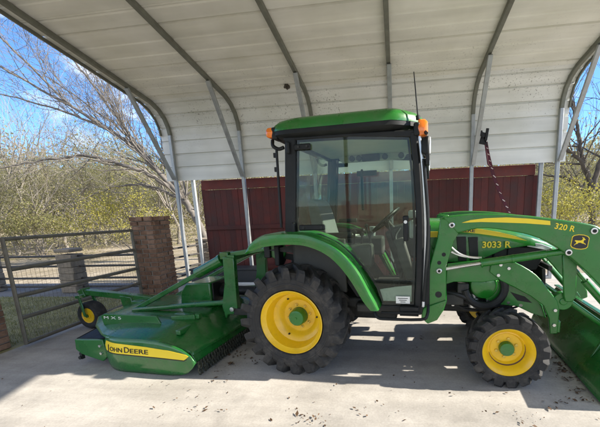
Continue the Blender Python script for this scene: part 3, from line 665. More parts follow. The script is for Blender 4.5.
# seat
b = MB(); b.box((.30, 0, 1.02), (.46, .48, .12)); b.build('seat', SEATM, tr, .05, 50, 3)
b = MB(); b.prism(smoothp([(.06, 1.05), (.17, 1.05), (.12, 1.30), (.06, 1.52), (.0, 1.60), (-.05, 1.57), (-.03, 1.35), (.02, 1.15)], 3), -.22, .22); b.build('backrest', SEATM, tr, .04, 50, 3)
for s in (-1, 1):
    b = MB(); b.box((.26, s*.29, 1.24), (.34, .07, .055)); b.box((.12, s*.29, 1.15), (.05, .05, .18)); b.build('armrest', BLACK, tr, .02)
for s in (-1, 1):
    b = MB(); b.box((.36, s*.40, 1.06), (.55, .16, .22)); b.build('side_console', DUSTY, tr, .03)
for x, z in ((.45, 1.28), (.52, 1.26), (.60, 1.27)):
    b = MB(); b.tube([(x, -.40, 1.14), (x+.015, -.41, z)], .009, 8); b.lathe([(.0001, -.435), (.02, -.43), (.02, -.40), (.0001, -.395)], (x+.015, 0, z), 10); b.build('lever', BLACK, tr)
# steering column, wheel and dash
b = MB(); b.tube([(.92, 0, .68), (.74, 0, 1.26)], .05, 12); b.box((.93, 0, 1.16), (.22, .46, .34), (0, -.25, 0)); b.build('dashboard', DUSTY, tr, .03)
wm = Matrix.Translation((.70, 0, 1.36)) @ Matrix.Rotation(-.72, 4, 'Y')
b = MB(); b.tube([tuple(wm @ Vector((.185*math.cos(a), .185*math.sin(a), 0))) for a in np.linspace(0, 2*PI, 33)], .015, 8, False)
for a in (PI, PI/3, -PI/3): b.tube([tuple(wm @ Vector((0, 0, -.03))), tuple(wm @ Vector((.18*math.cos(a), .18*math.sin(a), 0)))], .011, 6)
b.tube([tuple(wm @ Vector((0, 0, -.12))), tuple(wm @ Vector((0, 0, .0)))], .04, 12); b.build('steering_wheel', BLACK, tr)
for y in (-.30, -.18, .2):
    b = MB(); b.tube([(.90, y, .92), (.86, y, .74)], .012, 6); b.box((.86, y, .72), (.10, .07, .02), (0, .5, 0)); b.build('pedal', DARK, tr)
for x, y, z0_, z1_ in ((.80, -.20, 1.18, 1.36), (.78, .20, 1.18, 1.33), (.62, -.34, 1.12, 1.32)):
    b = MB(); b.tube([(x, y, z0_), (x-.05, y-.03, z1_)], .009, 8); b.lathe([(.0001, 0), (.018, .008), (.02, .03), (.0001, .045)], (x-.05, y-.03, z1_-.01), 10, 'z'); b.build('lever', BLACK, tr)
b = MB(); b.lathe([(.03, 0), (.04, .11), (.036, .11), (.0001, .10)], (.50, .40, 1.17), 16, 'z'); b.build('drink_cup', CLEARP, tr)
b = MB(); b.box((.30, .40, 1.18), (.22, .15, .012), (.05, .1, .3)); b.build('papers', STICK, tr)
b = MB(); b.tube(smoothp([(.88, -.30, 1.30), (.84, -.36, 1.22), (.88, -.40, 1.10), (.95, -.38, .95), (.92, -.34, .78)], 5), .012, 8); b.build('cab_wiring', BLACK, tr)
b = MB(); b.box((.78, 0, .678), (.42, .9, .012)); b.build('floor_mat', RUBBER, tr, .004)
b = MB(); b.box((.93, -.38, 1.02), (.10, .10, .40), (0, -.3, 0)); b.build('loader_joystick_box', DUSTY, tr, .02)
# roof
def rr(x0_, x1_, hy, z, r, n=7, e=2.6):
    cx_ = (x0_+x1_)/2; hx = (x1_-x0_)/2; P = []
    for k in range(56):
        a = 2*PI*k/56; c_, s_ = math.cos(a), math.sin(a); ex = 2/r
        x_ = cx_+hx*math.copysign(abs(c_)**ex, c_); tap = 1-max(0, x_-.86)*.95-max(0, -.14-x_)*.6
        P.append((x_, hy*tap*math.copysign(abs(s_)**ex, s_), z))
    return P
b = MB(); b.loft([rr(-.10, 1.08, .645, 2.10, 7), rr(-.19, 1.085, .68, 2.115, 8), rr(-.222, 1.105, .695, 2.132, 9), rr(-.222, 1.105, .693, 2.165, 9)]); b.build('roof_band', BLACK, tr, 0, 40)
b = MB(); b.loft([rr(-.224, 1.107, .696, 2.166, 9), rr(-.222, 1.105, .696, 2.178, 9), rr(-.208, 1.095, .69, 2.215, 9), rr(-.175, 1.06, .672, 2.246, 8), rr(-.12, 1.0, .64, 2.267, 7), rr(-.04, .92, .58, 2.281, 6), rr(.05, .82, .48, 2.289, 5), rr(.2, .6, .3, 2.293, 4)]); b.build('roof', GREEN, tr, 0, 40)
# lamps
for x, z, s in ((-.185, 2.165, -1), (-.185, 2.165, 1), (1.075, 2.10, -1), (1.075, 2.10, 1)):
    f_ = 1 if x > 0 else -1
    b = MB(); k = .062 if x > 0 else .042
    b.loft([[(x+f_*(-.02+dx), s*.60+dy*sc, z+dz*sc) for dy, dz in ((-.05, -k), (.05, -k), (.065, 0), (.045, k), (-.045, k), (-.065, 0))] for dx, sc in ((0, 1), (.05, 1), (.075, .7))]); lamp = b.build('marker_lamp', AMBER, tr, .008, 50)
    b = MB(); b.box((x-f_*.03, s*.60, z-.01), (.05, .12, .10)); b.build('lamp_housing', BLACK, lamp, .012)
for s in (-1, 1):
    b = MB(); b.tube(smoothp([(-.20, s*.60, 2.11), (-.19, s*.62, 2.06), (-.14, s*.62, 2.03), (-.09, s*.62, 2.04)], 4), .016, 8); b.build('lamp_bracket', BLACK, tr)
    # work lamp hanging at the front corner
    b = MB(); b.loft([[(x_, s*.66+dy*sc, 1.955+dz*sc) for dy, dz in ((-.05, -.07), (.05, -.07), (.06, .03), (.04, .07), (-.04, .07), (-.06, .03))] for x_, sc in ((1.08, .75), (1.115, 1), (1.14, 1))]); wl = b.build('work_lamp', BLACK, tr, .01)
    b = MB(); b.loft([[(x_, s*.66+dy*sc, 1.955+dz*sc) for dy, dz in ((-.05, -.07), (.05, -.07), (.06, .03), (.04, .07), (-.04, .07), (-.06, .03))] for x_, sc in ((1.141, .93), (1.152, .85))]); b.build('lens', WHITE, wl, .004)
    b = MB(); b.tube([(1.10, s*.63, 2.08), (1.12, s*.66, 2.05)], .014, 8); b.build('lamp_arm', BLACK, wl); b = MB(); b.tube([(1.09, s*.64, 1.86), (1.13, s*.69, 1.85)], .009, 6); b.box((1.13, s*.69, 1.85), (.03, .09, .085)); b.build('mirror', BLACK, tr, .01)
b = MB(); b.tube([(1.055, -.60, 2.17), (1.052, -.60, 2.20)], .018, 10); b.tube([(1.052, -.60, 2.20), (1.022, -.60, 2.52)], [.006, .0035], 8); b.build('antenna', BLACK, tr)
b = MB(); b.box((-.175, -.62, 1.86), (.03, .02, .04)); b.box((-.175, -.62, 1.98), (.03, .02, .04)); b.tube([(-.155, -.63, 2.02), (-.165, -.63, 1.35)], .012, 8); b.build('pillar_cable', BLACK, tr)
# fenders
fo_ = smoothp([(-.45, 1.155), (-.40, 1.235), (-.27, 1.30), (-.02, 1.312), (.168, 1.290), (.382, 1.192), (.545, 1.015), (.665, .785), (.735, .645)], 4)
fi_ = smoothp([(-.455, 1.125), (-.29, 1.18), (-.03, 1.200), (.155, 1.175), (.33, 1.085), (.475, .915), (.59, .72), (.655, .640)], 4)
for s in (-1, 1):
    b = MB(); nn = len(fo_)
    fi2 = [tuple(np.array(fi_[min(len(fi_)-1, round(k*(len(fi_)-1)/(nn-1)))])*.90+np.array(fo_[k])*.10) for k in range(nn)]
    # rounded outer lip then a thinner apron running in to the cab
    rings = []
    for o_, i_ in zip(fo_, fi2):
        o_, i_ = Vector(o_), Vector(i_); mid = o_.lerp(i_, .5); th = o_.lerp(i_, .18)
        rings.append([(i_.x, s*.785, i_.y), (mid.x, s*.80, mid.y), (o_.lerp(i_, .12).x, s*.79, o_.lerp(i_, .12).y), (o_.x, s*.745, o_.y), (o_.x, s*.46, o_.y), (th.x, s*.46, th.y), (th.x, s*.74, th.y), (i_.x, s*.765, i_.y)])
    b.loft(rings); b.build('fender', GREEN, tr, 0, 50)
    b = MB(); b.prism([(-.40, 1.12), (-.05, 1.19), (.25, 1.12), (.48, .88), (.64, .64), (.50, .64), (.3, .95), (0, 1.08)], s*.47, s*.45); b.build('fender_liner', DARK, tr)
    # bent step below the door
    b = MB(); b.tube(smoothp([(.66, s*.66, .66), (.69, s*.72, .60), (.72, s*.74, .565), (.80, s*.74, .558), (1.08, s*.74, .565), (1.13, s*.73, .60), (1.14, s*.66, .67)], 3), .014, 8); b.tube([(.74, s*.70, .60), (1.08, s*.70, .605)], .013, 8); b.box((.98, s*.62, .612), (.16, .14, .08)); b.build('cab_step', BLACK, tr, .006)
b = MB(); b.tube(smoothp([(1.10, -.66, .70), (1.12, -.67, 1.0), (1.135, -.66, 1.36), (1.10, -.66, 1.85)], 4), .014, 8); b.build('front_cable', BLACK, tr)
b = MB(); b.prism([(1.09, .64), (1.15, .64), (1.155, 1.34), (1.10, 1.34)], -.60, -.42); b.build('cowl_side', BLACK, tr, .01)

# ---- front loader
mast = [(1.235, 1.395), (1.364, 1.385), (1.378, 1.26), (1.345, 1.20), (1.285, .985), (1.295, .68), (1.27, .60), (1.215, .515), (1.135, .478), (1.08, .53), (1.085, .64), (1.15, 1.01), (1.21, 1.225)]
boom = smoothp([(1.25, 1.405), (1.469, 1.421), (1.698, 1.414), (1.919, 1.392), (2.135, 1.355), (2.33, 1.318), (2.40, 1.285), (2.445, 1.22)], 3) + [(2.62, .93), (2.83, .52), (2.84, .45), (2.78, .42), (2.72, .46)] + smoothp([(2.475, .80), (2.32, .965), (2.19, 1.085), (2.08, 1.165), (1.93, 1.238), (1.74, 1.283), (1.55, 1.305), (1.37, 1.268)], 3)
lowp = smoothp([(1.709, 1.047), (1.853, 1.004), (2.013, .902), (2.12, .770), (2.19, .681)], 3) + [(2.212, .60), (2.21, .39), (2.15, .385), (2.135, .52), (2.085, .634), (1.98, .715), (1.85, .79), (1.74, .845), (1.65, .92), (1.66, 1.0)]
midp = [(1.30, .985), (1.64, 1.03), (1.70, .96), (1.74, .85), (1.60, .825), (1.36, .825), (1.29, .80)]
for s in (-1, 1):
    y0, y1 = (s*.585, s*.47)
    b = MB(); b.prism(mast, y0, y1); ms = b.build('loader_mast', GREEN, tr, .012)
    b = MB(); b.prism([(1.095, .62), (1.295, .70), (1.265, .60), (1.215, .515), (1.135, .478), (1.08, .53)], s*.603, s*.588); b.build('foot_plate', GREEN, ms, .006)
    for x, z, r in ((1.265, 1.09, .017), (1.228, 1.02, .017), (1.225, .742, .028)):
        b = MB(); b.lathe([(r, s*.583), (r, s*.5865)], (x, 0, z), 20); b.build('mast_hole', BLACK, ms, 0, 0)
    for x, z in ((1.325, 1.335), (1.228, .951)):
        b = MB(); b.lathe([(.023, s*.584), (.023, s*.600), (.018, s*.604), (.0001, s*.604)], (x, 0, z), 20); b.build('pivot_pin', STEEL, ms, 0, 30)
        b = MB(); b.lathe([(.012, s*.604), (.012, s*.608), (.0001, s*.608)], (x, 0, z), 12); b.build('pin_centre', BLACK, ms, 0, 0)
    b = MB(); b.prism(boom, s*.575 if 0 else s*.59, s*.50); bm_ = b.build('loader_arm', GREEN, tr, .010)
    b = MB(); st = [(1.40, 1.352), (1.47, 1.372), (1.58, 1.384), (1.74, 1.386), (1.90, 1.372), (2.052, 1.350), (2.056, 1.318), (1.88, 1.336), (1.70, 1.347), (1.55, 1.355)]
    b.prism(st, s*.5935, s*.588); b.build('arm_stripe', DECALY, bm_)
    for x, z in ((2.355, 1.268), (2.195, 1.105)):
        b = MB(); b.lathe([(.024, s*.589), (.024, s*.604), (.0001, s*.606)], (x, 0, z), 20); b.build('pivot_pin', STEEL, bm_, 0, 30)
        b = MB(); b.lathe([(.014, s*.606), (.014, s*.609), (.0001, s*.609)], (x, 0, z), 12); b.build('pin_centre', BLACK, bm_, 0, 0)
    # lift cylinder: rod then barrel
    b = MB(); b.tube([(1.228, s*.555, .951), (1.60, s*.545, 1.015)], .014, 10); rod = b.build('lift_rod', STEEL, tr)
    b = MB(); b.tube([(1.565, s*.545, 1.010), (1.575, s*.545, 1.012)], .040, 16); b.tube([(1.57, s*.545, 1.011), (2.05, s*.545, 1.086)], .033, 16); b.tube([(1.80, s*.545, 1.046), (1.82, s*.545, 1.049)], .037, 16); b.tube([(2.05, s*.545, 1.086), (2.19, s*.545, 1.107)], .026, 12); b.build('lift_cylinder', GREEN, tr, 0, 40)
    b = MB(); b.prism(midp, s*.455, s*.43); b.build('frame_plate', GREEN, tr, .006)
    b = MB(); b.prism([(1.70, .84), (1.98, .74), (2.10, .62), (2.14, .50), (2.02, .54), (1.90, .60), (1.66, .62), (1.62, .70)], s*.40, s*.375); ab = b.build('axle_bracket', GREEN, tr, .006)
    b = MB(); b.prism([(1.84, .73), (1.96, .69), (2.02, .635), (1.90, .655)], s*.404, s*.399); b.build('bracket_slot', BLACK, ab, 0, 0)
    b = MB(); b.prism(lowp, s*.475, s*.445); gd = b.build('brush_guard', GREEN, tr, .008)
    for x, z in ((1.735, .985), (1.80, .955), (1.72, .895), (1.665, 1.01), (2.175, .47), (2.175, .60)):
        b = MB(); b.lathe([(.014, s*.475), (.014, s*.489), (.0001, s*.489)], (x, 0, z), 6); b.build('plate_bolt', STEEL, gd, 0, 0)
    b = MB(); b.prism([(2.19, 1.08), (2.30, 1.06), (2.315, .72), (2.29, .68), (2.24, .68), (2.225, .73)], s*.50, s*.47); b.build('bell_crank', GREEN, tr, .008)
    b = MB(); b.lathe([(.075, s*.47), (.075, s*.40), (.0001, s*.40)], (2.235, 0, .675), 28); b.lathe([(.03, s*.48), (.03, s*.46)], (2.235, 0, .675), 16); b.build('crank_boss', GREEN, tr, .006)
    b = MB(); b.tube([(2.26, s*.46, 1.0), (2.40, s*.46, .83)], .016, 10); b.tube([(2.38, s*.46, .85), (2.66, s*.46, .52)], .030, 14); b.tube([(2.25, s*.44, .70), (2.62, s*.44, .42)], .024, 10); b.build('bucket_cylinder', GREEN, tr, 0, 40)
    b = MB(); b.tube(smoothp([(1.33, s*.50, 1.10), (1.40, s*.50, 1.07), (1.50, s*.49, 1.05), (1.58, s*.49, 1.045)], 4), .010, 6); b.tube(smoothp([(1.31, s*.51, 1.16), (1.39, s*.505, 1.09), (1.47, s*.50, 1.055)], 4), .008, 6); b.build('hose', STEEL, tr)
    b = MB(); b.box((1.30, s*.40, .66), (.30, .12, .10)); b.box((1.44, s*.40, .74), (.10, .10, .14)); b.build('subframe', DARK, tr, .01)
b = MB(); b.bar((2.20, -.47, .45), (2.20, .47, .45), .06, .10); b.tube([(2.40, -.5, 1.02), (2.40, .5, 1.02)], .045, 14); b.build('loader_crossbar', GREEN, tr, .006)
b = MB(); b.prism([(2.15, .48), (2.17, .48), (2.14, .92), (2.11, .92)], -.30, .30); b.bar((2.13, -.44, .95), (2.13, .44, .95), .03, .04); b.build('guard_shade_plate', DARK, tr, .004)  # solid plate added in place of bars to keep the sun patches unbarred
arm = [o for o in COL.objects if o.name.startswith('loader_arm')][0]
lettering('320 R', .062, DECALY, arm, faceY(2.082, -.5915, 1.292, -.20), bold=.001, width=.142)
# badge: black rounded tablet, yellow edge and a leaping stag
def tablet(cx_, cz, w, h, y0, y1, cut, tilt):
    P = [(-w, -h*.62), (-w*.8, -h*.85), (-w*.3, -h), (w*.3, -h), (w*.8, -h*.85), (w, -h*.62), (w, h*.62), (w*.8, h*.85), (w*.3, h), (-w*.3, h), (-w*.8, h*.85), (-w, h*.62)]
    ct, st_ = math.cos(tilt), math.sin(tilt); b = MB(); b.prism([(cx_+x*ct-z*st_, cz+x*st_+z*ct) for x, z in P], y0, y1); return b
bx, bz, bt = 2.268, 1.185, -.10
tablet(bx, bz, .060, .057, -.5935, -.589, 0, bt).build('badge_edge', DECALY, arm)
tablet(bx, bz, .0545, .0515, -.5955, -.589, 0, bt).build('badge_field', DECALK, arm)
deer = [(-.048, .006), (-.040, .014), (-.020, .012), (.004, .014), (.016, .020), (.022, .034), (.014, .046), (.020, .047), (.026, .038), (.030, .046), (.034, .036), (.044, .026), (.043, .021), (.033, .022), (.028, .008), (.030, -.004), (.044, -.010), (.050, -.022), (.044, -.020), (.036, -.014), (.020, -.012), (.004, -.006), (-.014, -.008), (-.022, -.018), (-.038, -.024), (-.052, -.040), (-.046, -.024), (-.034, -.014), (-.034, -.002), (-.042, .002)]
b = MB(); b.prism([(bx+.80*x, bz+.83*z-.1*.80*x) for x, z in deer], -.5975, -.594); b.build('badge_stag', DECALY, arm)
# bucket
bk = [(2.42, .02), (2.45, .10), (2.52, .22), (2.63, .39), (2.70, .485), (2.74, .487), (2.76, .47), (2.66, .33), (2.58, .20), (2.58, .10), (2.66, .05), (3.10, .03), (3.16, .012), (3.10, .004), (2.50, .0)]
b = MB(); b.prism(bk, -.86, .86); bu = b.build('bucket', GREEN2, tr, .006); bu.location.x = -.04
for s in (-1, 1):
    b = MB(); b.prism([(2.425, .006), (2.455, .11), (2.70, .485), (2.78, .47), (2.98, .22), (3.14, .012)], s*.875, s*.86); b.build('side_plate', GREEN2, bu, .004)
    b = MB(); b.prism([(2.50, .20), (2.62, .46), (2.76, .52), (2.80, .46), (2.66, .42)], s*.50, s*.47); b.build('mount_ear', GREEN2, bu, .006)
b = MB(); b.bar((2.695, -.875, .492), (2.695, .875, .492), .05, .018); b.build('top_lip', GREEN2, bu, .004)

# ---- rear three-point linkage belonging to the tractor
for s in (-1, 1):
    b = MB(); b.bar((-.10, s*.30, .42), (-.92, s*.36, .44), .035, .075); b.tube([(-.30, s*.33, 1.02), (-.62, s*.34, .46)], .022, 10); b.bar((-.08, s*.28, 1.0), (-.34, s*.32, 1.05), .04, .06); b.build('lift_arm', DARK, tr, .006)
b = MB(); b.bar((-.10, 0, .92), (-.55, 0, 1.02), .05, .05); b.box((-.18, 0, .80), (.20, .45, .40)); b.build('hitch_block', DARK, tr, .015)
b = MB(); b.prism([(-.52, 1.12), (-.42, 1.20), (-.30, 1.21), (-.24, 1.12), (-.30, .98), (-.40, 1.04)], -.40, -.36); b.build('fender_bracket', GREEN, tr, .008); b = MB(); b.prism([(-.52, 1.12), (-.42, 1.20), (-.30, 1.21), (-.24, 1.12), (-.30, .98), (-.40, 1.04)], .36, .40); b.build('fender_bracket', GREEN, tr, .008)
b = MB(); b.box((-.44, -.40, 1.10), (.07, .05, .13)); b.box((-.30, -.44, 1.07), (.05, .12, .20)); b.build('tail_lamp', BLACK, tr, .01)

# ------------------------------------------------------------------ rotary cutter behind the tractor
mw = empty('rotary_cutter', (TX, TY, 0), TA, 'green rotary cutter with yellow side stripe hitched behind the tractor', 'mower')
def outline(ins, z):
    P = [(-.98, -.97), (-1.3, -1.01), (-1.75, -1.01), (-1.95, -.98), (-2.08, -.92), (-2.40, -.72), (-2.66, -.48), (-2.75, -.2), (-2.75, .05), (-2.66, .33), (-2.40, .58), (-2.08, .78), (-1.95, .83), (-1.75, .86), (-1.3, .86), (-.98, .82), (-.95, .4), (-.95, -.5)]
    cx_, cy_ = -1.65, -.08
    R_ = [(cx_+(x-cx_)*(1-ins/.9), cy_+(y-cy_)*(1-ins/.9)) for x, y in P]
    return [(x, y, z-.12*min(1, max(0, (x+1.34)/.36))**1.7) for x, y in R_]
b = MB(); b.loft([outline(0, .33), outline(.012, .352), outline(.05, .365), outline(.30, .43), outline(.42, .435)]); deck = b.build('deck', GREEN2, mw, .008, 30)
# near and far skirts: deep rounded side panels
skirt = smoothp([(-.80, .335), (-.80, .22), (-.85, .10), (-.95, .035), (-1.10, .016)], 3) + smoothp([(-1.5, .008), (-1.90, -.0), (-1.99, .03), (-2.045, .12), (-2.05, .24), (-2.02, .315), (-1.97, .345)], 3) + [(-1.5, .352), (-1.0, .345)]
def ysk(s):
    def f(x, z):
        k = max(0, -1.75-x); base = 1.0-k*k*1.1 if s < 0 else .86-k*k*1.1
        return s*(base+.02*math.sin(PI*min(1, max(0, z/.34))))
    return f
for s in (-1, 1):
    b = MB()
    # panel with a fine grid so the bulge shows
    n_ = 9; xs_ = np.linspace(-2.05, -.925, 26); rows = []
    lo = lambda x: lerp_curve([(-2.05, .16), (-2.03, .06), (-1.98, .012), (-1.9, .004), (-1.5, .008), (-1.22, .012), (-1.08, .03), (-.99, .075), (-.93, .16)], x)
    hi = lambda x: lerp_curve([(-2.05, .24), (-2.02, .315), (-1.95, .348), (-1.5, .354), (-1.32, .346), (-1.18, .322), (-1.05, .278), (-.97, .228), (-.93, .17)], x)
    f = ysk(s)
    A = [[(x, f(x, lo(x)+(hi(x)-lo(x))*j/n_), lo(x)+(hi(x)-lo(x))*j/n_) for j in range(n_+1)] for x in xs_]
    b.loft(A, False, False); o_ = b.build('side_skirt', GREEN2, mw, 0, 50); sm = o_.modifiers.new('s', 'SOLIDIFY'); sm.thickness = .012; sm.offset = 0
    b = MB(); ft = lambda x, z: f(x, z)+s*.008
    ft2 = lambda x, z: f(x, z)+s*.0105
    up = [(x, lerp_curve([(-1.995, .250), (-1.99, .290), (-1.96, .304), (-1.75, .300), (-1.45, .287), (-1.2, .268), (-1.0, .238), (-.985, .226)], x)) for x in np.linspace(-1.995, -.985, 40)]
    dn = [(x, lerp_curve([(-1.995, .250), (-1.985, .220), (-1.96, .205), (-1.7, .203), (-1.3, .196), (-1.03, .188), (-.985, .226)], x)) for x in np.linspace(-1.995, -.985, 40)]
    b.loft([[(x, ft2(x, a), a), (x, ft(x, a), a), (x, ft(x, c), c), (x, ft2(x, c), c)] for (x, a), (_, c) in zip(up, dn)]); b.build('side_stripe', DECALY, o_)
    if s < 0:
        b = MB(); b.loft([[(x, ft(x, c)-.001, c-.012), (x, ft(x, c)-.001, c-.004), (x, ft2(x, c), c-.004), (x, ft2(x, c), c-.012)] for x, c in dn[1:-1]]); b.build('stripe_edge', DECALK, o_)
        for t_, x_, sz, wd in (('J', -1.930, .080, .032), ('OHN', -1.888, .060, .165), ('D', -1.702, .078, .058), ('EERE', -1.635, .060, .205)):
            yv = ft2(x_, .25)-.0025; lt = lettering(t_, sz, DECALK, o_, faceY(x_, 0, .219), bold=.0003, width=wd, extrude=.0012)
            for v in lt.data.vertices: v.co.y += ft2(v.co.x, v.co.z)-.0014
# upright stiffener along the deck with the model lettering
b = MB(); b.prism([(-2.23, .37), (-2.25, .47), (-2.20, .495), (-1.55, .492), (-1.50, .40)], -.755, -.735); stf = b.build('stiffener', GREEN2, mw, .004)
lettering('M X 5', .042, STICK, stf, faceY(-2.215, -.757, .442), bold=0, width=.22)
# rear guard: green plate low at the near corner, dark flap above it
b = MB(); b.prism([(-2.42, .27), (-2.06, .285), (-2.04, .10), (-2.10, .05), (-2.36, .11), (-2.43, .16)], -.93, -.90); rg = b.build('rear_guard', GREEN2, mw, .006)
b = MB(); b.poly([(-2.41, -.90, .27), (-2.06, -.90, .29), (-2.26, -.62, .37), (-2.36, -.60, .34)]); b.poly([(-2.41, -.905, .27), (-2.36, -.60, .34), (-2.50, -.40, .33), (-2.5, -.5, .12), (-2.42, -.89, .12)]); o_ = b.build('rubber_flap', BLACK, mw, 0, 0); sm = o_.modifiers.new('s', 'SOLIDIFY'); sm.thickness = .012
b = MB(); b.lathe([(.018, -.945), (.018, -.925)], (-2.38, 0, .075), 12); b.box((-2.38, -.915, .09), (.03, .03, .07)); b.build('guard_bolt', DARK, mw)
for x, z in ((-2.10, .22), (-2.10, .14)):
    b = MB(); b.lathe([(.014, -.942), (.014, -.929), (.0001, -.942)], (x, 0, z), 8); b.build('guard_bolt', STEEL, mw, 0, 0)
# tail wheel and its beam
tw = (-3.36, 0, .19)
b = MB(); b.tube([(tw[0], -.09, .19), (tw[0], .09, .19)], .022, 10); b.bar((tw[0], -.10, .19), (-3.42, -.09, .45), .015, .045); b.bar((tw[0], .10, .19), (-3.42, .09, .45), .015, .045); b.box((-3.43, 0, .46), (.08, .21, .04)); twh = b.build('tail_wheel', GREEN2, mw, .004)
b = MB(); b.lathe([(.10, -.06), (.135, -.075), (.17, -.07), (.187, -.045), (.19, 0), (.187, .045), (.17, .07), (.135, .075), (.10, .06)], tw, 40, cap=False); b.build('tyre', RUBBER, twh)
b = MB(); b.lathe([(.105, -.06), (.10, -.07), (.09, -.058), (.075, -.02), (.045, -.02), (.04, -.07), (.0001, -.07)], tw, 32); b.lathe([(.105, .06), (.10, .07), (.0001, .06)], tw, 32); b.build('rim', YELLOW, twh)
b = MB(); b.bar((-3.46, 0, .515), (-2.25, 0, .43), .08, .075); b.bar((-3.44, 0, .55), (-3.40, 0, .44), .11, .09, (1, 0, 0)); b.build('tail_beam', GREEN2, mw, .006)
b = MB(); b.prism([(-2.80, .48), (-2.62, .46), (-2.60, .30), (-2.66, .24), (-2.76, .26)], -.05, .05); b.prism([(-2.50, .45), (-2.36, .44), (-2.30, .40), (-2.30, .36), (-2.5, .36)], -.16, .16); b.build('beam_bracket', GREEN2, mw, .008)
# A-frame
for s in (-1, 1):
    b = MB(); b.prism([(-.99, 1.04), (-.86, 1.03), (-.865, .85), (-.875, .42), (-1.0, .40), (-1.03, .35), (-1.06, .50), (-1.0, .75)], s*.34-.03, s*.34+.03); af = b.build('hitch_upright', GREEN2, mw, .008)
    b = MB(); b.lathe([(.024, s*.37), (.024, s*.395), (.0001, s*.397)], (-.93, 0, .47), 16); b.build('hitch_pin', STEEL, af, 0, 30)
    b = MB(); b.tube([(-.95, s*.34, .54), (-1.5, s*.37, .49), (-2.15, s*.46, .44)], .028, 10); b.build('lower_strut', GREEN2, mw, .006)
b = MB(); b.tube([(-1.05, -.30, 1.00), (-1.36, -.32, .85)], .058, 16); b.tube([(-1.04, -.30, 1.005), (-1.07, -.30, .99)], .066, 16); b.build('strut_sleeve', GREEN2, mw, 0, 40)
b = MB(); b.bar((-1.30, -.32, .87), (-2.32, -.40, .36), .06, .05); b.bar((-1.0, .30, 1.0), (-2.32, .30, .36), .06, .05); b.build('upper_strut', GREEN2, mw, .006)
b = MB(); b.bar((-.92, -.36, 1.03), (-.92, .36, 1.03), .12, .06); b.bar((-.92, -.30, 1.06), (-.42, -.28, 1.13), .07, .05); b.box((-.98, -.30, 1.05), (.10, .12, .08)); b.build('hitch_head', GREEN2, mw, .008)
# gearbox shield with dark mouth, drive shaft
b = MB(); b.prism([(-1.72, .44), (-1.70, .60), (-1.62, .70), (-1.30, .72), (-1.30, .43)], -.22, .20); b.build('gearbox_shield', GREEN2, mw, .015)
b = MB(); b.box((-1.292, -.01, .59), (.02, .36, .24)); b.build('shield_mouth', BLACK, mw, .01)
b = MB(); b.tube([(-1.32, 0, .58), (-1.1, 0, .58), (-.30, 0, .57)], .055, 16); b.tube([(-1.28, 0, .58), (-1.16, 0, .58)], .085, 16); b.build('drive_shaft', BLACK, mw)
# front chain guard
b = MB(); b.bar((-.985, -.975, .190), (-.985, .84, .190), .125, .015, (.9, 0, .45)); b.build('chain_rail', GREEN2, mw, .004)
b = MB(); random.seed(5)
for k in range(46):
    y = -.96+k*.0385
    for j in range(4):
        z = .135-j*.034; a = PI/2*(j % 2)
        b.box((-.945+random.uniform(-.004, .004), y, z), (.011+.012*(j % 2), .011+.012*(1-j % 2), .040), (random.uniform(-.1, .1), random.uniform(-.1, .1), 0))
b.build('chain_guard', mat('worn_chain', (.06, .065, .05), .5, .6, .3, 30), mw, .003)
b = MB(); b.box((-1.36, -.60, .43), (.24, .05, .07), (0, .0, .3)); b.box((-1.35, -.55, .44), (.3, .05, .05)); b.bar((-1.22, -.86, .375), (-1.22, .74, .375), .05, .05); b.build('deck_rib', GREEN2, mw, .008)

# ------------------------------------------------------------------ leaf litter
def quads(name, P, U_, V_, m, bend=0.):
    P, U_, V_ = (np.asarray(a, float) for a in (P, U_, V_)); n_ = len(P)
    co = np.stack([P-U_-V_*.2, P+V_*-.9, P+U_, P+V_], 1).reshape(-1, 3)
    me = bpy.data.meshes.new(name); me.vertices.add(4*n_); me.vertices.foreach_set('co', co.ravel())
    me.loops.add(4*n_); me.loops.foreach_set('vertex_index', np.arange(4*n_, dtype=np.int32)); me.polygons.add(n_); me.polygons.foreach_set('loop_start', np.arange(0, 4*n_, 4, dtype=np.int32))
    me.update(calc_edges=True); return me
rng = np.random.default_rng(4)
cl = [(-2.12, 2.39, 4), (-2.1, 2.43, 4), (-1.91, 2.44, 4), (-1.8, 2.32, 2), (-1.65, 2.51, 7), (-1.6, 2.51, 6), (-1.67, 2.06, 8), (-1.64, 2.11, 4), (-1.48, 2.09, 6), (-1.39, 2.14, 6), (-1.9, 2.05, 3), (-.68, 2.04, 10), (-.64, 2.05, 12), (-.70, 2.0, 8), (-.46, 2.55, 4), (-.35, 2.19, 2), (-.73, 2.14, 4), (-1.16, 2.38, 1), (-.64, 2.44, 1), (-.42, 2.25, 2), (-.29, 2.17, 3), (-.18, 2.14, 4), (-.11, 2.27, 4), (-.03, 2.13, 3), (.35, 2.45, 4), (.89, 2.22, 6), (.85, 2.15, 7), (.96, 2.19, 6), (.94, 2.12, 4), (1.13, 2.32, 6), (.96, 2.52, 5), (1.47, 3.32, 14), (1.48, 3.14, 16), (1.49, 3.0, 18), (1.45, 2.87, 18), (1.44, 2.73, 18), (1.40, 2.57, 16), (1.37, 2.43, 10), (1.18, 2.4, 6), (1.24, 2.39, 8), (-1.8, 3.3, 12), (-1.73, 3.05, 14), (-1.67, 2.83, 12), (-1.79, 2.76, 10), (-1.65, 2.69, 8), (-.09, 3.37, 6), (.13, 3.52, 8), (.18, 3.26, 8), (.34, 3.53, 6), (-1.66, 3.12, 8), (-1.54, 2.99, 8), (-1.43, 2.9, 8), (1.31, 2.19, 2), (.59, 2.24, 2), (-2.65, 2.43, 1), (-1.75, 2.22, 5), (-1.72, 2.30, 4), (-1.55, 2.10, 4)]
Pl, sc = [], []
